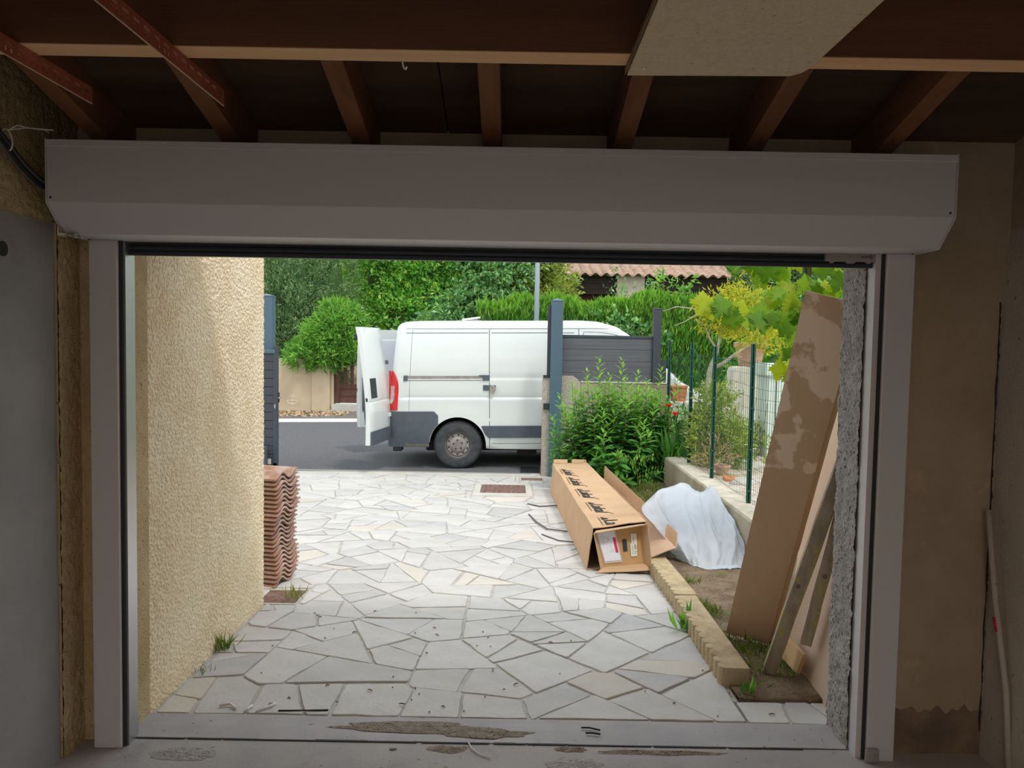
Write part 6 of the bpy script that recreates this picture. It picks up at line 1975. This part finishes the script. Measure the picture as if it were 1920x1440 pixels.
tag(obj('white_block', B().box(2.24, 2.68, 10.86, 11.1, .25, .842), m_wwall, origin=(2.4, 10.98, .25), bevel=.015), 'white masonry block under the orange box planter', 'block')
pot('flower_pot', 2.98, 9.75, .262, .14, .20, m_brownpot, 'dark brown pot at the foot of the cream white wall', 'pots on the garden ground')
pot('flower_pot', 2.66, 9.35, .262, .15, .24, m_terra2, 'orange terracotta pot among daisies, left of the dark brown pot', 'pots on the garden ground')
pot('flower_pot', 2.27, 8.2, .262, .09, .10, m_terra, 'small low pale terracotta bowl close behind the second fence post', 'pots on the garden ground')
tag(obj('broken_tile', B().hexa([(2.17, 7.72, .268), (2.28, 7.68, .268), (2.30, 7.84, .268), (2.19, 7.88, .268), (2.17, 7.72, .30), (2.28, 7.68, .29), (2.30, 7.84, .30), (2.19, 7.88, .31)]), m_terra2, origin=(2.22, 7.78, .268), bevel=.004), 'orange tile fragment lying on the gravel behind the wire mesh', 'tile')
plant('pot_plant', 'green clump growing in the dark brown pot', 'plant', (2.98, 9.75, .45), [((2.98, 9.72, .52), (.24, .18, .13))], 800, .055, .25, l_yel, up=.7, clump=10, spread=.08, core=.6, trunks=[([(2.98, 9.75, .43), (2.98, 9.75, .52)], [.006, .004])])
plant('pot_plant', 'straggly green and pink clump over the orange terracotta pot', 'plant', (2.66, 9.35, .48), [((2.64, 9.3, .50), (.19, .15, .10))], 420, .05, .3, l_grass, up=.4, clump=8, spread=.08, core=.6, trunks=[([(2.66, 9.35, .46), (2.66, 9.35, .52)], [.006, .004])])
plant('flower_clump', 'mixed small leaved clump at the mint cabinet foot', 'plant', (3.1, 8.9, .27), [((3.12, 8.9, .42), (.16, .15, .17)), ((3.05, 8.5, .36), (.12, .12, .12))], 520, .05, .35, l_yel, up=.3, clump=8, spread=.07, core=.6, trunks=[([(3.12, 8.9, .26), (3.12, 8.9, .45)], [.006, .004])])
plant('dry_clump', 'dry reddish twiggy clump inside the fence between the second and third posts', 'plant', (2.2, 8.3, .27), [((2.22, 8.35, .42), (.14, .3, .18))], 420, .09, .06, [m_pine, m_twig, m_terra], up=1.2, clump=7, spread=.08, core=0)
k = random.Random(17)
for i in range(16):
    x, y = k.uniform(2.3, 3.2), k.uniform(6.6, 9.2)
    s = k.uniform(.07, .17)
    P = ellipsoid((x, y, .27), (s, s * k.uniform(.6, .9), s * .35), 10, 6)
    tag(obj('garden_stone', B().grid(P), m_conc, origin=(x, y, .27), smooth=True), 'pale rough stone lying on the neighbour garden ground', 'stone', 'pale stones on the garden ground')

# ================================================================== ACROSS THE STREET
bw = tag(root('beige_wall', (-5.6, 21, -.3)), 'beige rendered street wall with pillar beside the brown wooden gate', 'wall')
b = B().hexa([(-14, 21.0, -.6), (-5.47, 21.0, -.6), (-5.47, 21.22, -.6), (-14, 21.22, -.6), (-14, 21.0, 1.06), (-5.47, 21.0, 1.10), (-5.47, 21.22, 1.10), (-14, 21.22, 1.06)])
obj('wall_panel', b, m_beige, bw, bevel=.01)
obj('pillar', B().box(-5.462, -4.965, 20.93, 21.28, -.5, 1.115), m_beige, bw, bevel=.012)
obj('gate_jamb', B().box(-4.962, -4.88, 21.0, 21.25, -.5, 1.10), m_beige, bw, bevel=.01)
obj('right_panel', B().box(-3.6, -.9, 21.0, 21.22, -.5, 1.1), m_beige, bw, bevel=.01)
obj('gate_sill', B().box(-4.9, -3.6, 20.85, 21.2, -.35, -.12), m_conc, bw, bevel=.01)
cz = -.05
b = B()
b.tube([(-6.16, 20.997, cz), (-6.10, 20.997, cz - .07), (-6.0, 20.997, cz - .10), (-5.90, 20.997, cz - .07), (-5.84, 20.997, cz)], .010, 5)
b.tube([(-6.0, 20.997, cz - .10), (-6.0, 20.997, cz + .14)], .010, 5)
b.tube([(-6.14, 20.997, cz + .01), (-5.86, 20.997, cz + .01)], .010, 5)
b.tube([(-6.08, 20.997, cz + .12), (-5.97, 20.997, cz + .15), (-5.92, 20.997, cz + .08)], .007, 5)
obj('chalk_mark', b, m_wwall, bw)
wg = tag(root('wooden_gate', (-4.3, 21.1, -.1)), 'dark brown wooden gate with upright slats beside the beige wall', 'gate')
obj('gate_stile', B().box(-4.875, -4.72, 21.08, 21.16, -.10, 1.03), m_browng, wg, bevel=.006)
obj('gate_stile', B().box(-3.75, -3.62, 21.08, 21.16, -.10, 1.10), m_browng, wg, bevel=.006)
P = []
for i in range(13):
    x = -4.72 + .97 * i / 12
    a = .02 + .14 * math.sin(PI / 2 * min(1, i / 9))
    P.append([(x, 21.085, .88 + a), (x, 21.085, 1.0 + a), (x, 21.155, 1.0 + a), (x, 21.155, .88 + a), (x, 21.085, .88 + a)])
obj('top_rail', B().grid(P), m_browng, wg)
for zr, h in ((.30, .13), (-.09, .13)):
    obj('rail', B().box(-4.72, -3.75, 21.085, 21.155, zr, zr + h), m_browng, wg, bevel=.006)
obj('lower_panel', B().box(-4.72, -3.75, 21.105, 21.135, .04, .30), m_browng, wg)
obj('panel_moulding', B().box(-4.68, -3.79, 21.09, 21.11, .10, .24), m_browng, wg, bevel=.02)
for i in range(5):
    x = -4.63 + .185 * i
    obj('slat', B().box(x, x + .09, 21.10, 21.14, .42, .95), m_browng, wg, bevel=.006)
lp = tag(root('lamp_pole', (.585, 19.3, 0)), 'slim grey street lamp pole behind the van', 'pole')
obj('shaft', B().tube([(.585, 19.3, rz_(.58)), (.585, 19.3, 3.0), (.585, 19.3, 6.5)], [.070, .062, .045], 16), m_lamp, lp, smooth=True)
obj('base_plate', B().box(.46, .71, 19.18, 19.42, rz_(.58), rz_(.58) + .05), m_lamp, lp, bevel=.005)
obj('lamp_arm', B().tube([(.585, 19.3, 6.5), (.585, 18.9, 6.75), (.585, 18.2, 6.8)], .03, 8), m_lamp, lp, smooth=True)

hs = tag(root('house', (5, 28, 0)), 'low house across the street with curved clay roof tiles and dark boards', 'house')
HX0, HX1, HY, HZ = 1.45, 8.35, 27.2, 4.06
obj('wall', B().box(HX0, HX1 + 4, HY + 1.2, HY + 1.4, -.5, 4.3), m_hwall, hs)
obj('pillar', B().box(3.64, 4.62, HY + .05, HY + .5, -.5, HZ + .02), m_hwall, hs, bevel=.01)
for xa, xb in ((1.95, 3.63), (4.63, 8.3)):
    for i in range(3):
        obj('dark_board', B().box(xa, xb, HY + .15, HY + .19, 3.42 + .19 * i, 3.42 + .19 * (i + 1) - .012), m_darkw, hs, bevel=.005)
    obj('recess', B().box(xa, xb, HY + .6, HY + .7, -.5, 3.45), m_browng, hs)
obj('eave_beam', B().box(1.9, 8.35, HY + .1, HY + .3, HZ - .06, HZ + .02), m_darkw, hs)
obj('end_wall', B().box(8.3, 10.5, HY + .1, HY + .4, -.5, HZ - .1), m_hwall, hs)
obj('roof_slope', B().hexa([(HX0 - .8, HY - .1, HZ + .02), (HX1, HY - .1, HZ + .02), (HX1, HY + 4, HZ + 1.25), (HX0 - .8, HY + 4, HZ + 1.25), (HX0 - .8, HY - .1, HZ + .05), (HX1, HY - .1, HZ + .05), (HX1, HY + 4, HZ + 1.28), (HX0 - .8, HY + 4, HZ + 1.28)]), m_rooft, hs)
def roman():
    b = B()
    W_, Ln = .372, .50
    P, Q = [], []
    for yy in (0, Ln):
        r1, r2 = [], []
        for j in range(13):
            t = j / 12
            h = .055 * math.sin(2 * PI * t)
            r1.append((W_ * t, yy, h + .10)); r2.append((W_ * t, yy, h + .075))
        P.append(r1); Q.append(r2)
    b.grid(P); b.grid([r[::-1] for r in Q])
    b.add(P[0] + Q[0], [(j, 13 + j, 14 + j, j + 1) for j in range(12)])
    me = bpy.data.meshes.new('roof_tile')
    me.from_pydata(b.v, [], b.f)
    me.materials.append(m_rooft)
    me.polygons.foreach_set('use_smooth', [True] * len(me.polygons))
    me.set_sharp_from_angle(angle=.7)
    return me
rm = roman()
k = random.Random(4)
sl_ = math.atan2(1.23, 4.1)
for c in range(20):
    for rw_ in range(4):
        d = .40 * rw_
        share(rm, 'tile', hs, Vector((HX0 - .55 + .372 * c, HY - .18 + d * math.cos(sl_) + k.uniform(-.015, .015), HZ - .06 + d * math.sin(sl_) + .022 * (rw_ == 0) * 0)) - ORG[hs], (sl_, 0, k.uniform(-.012, .012)))
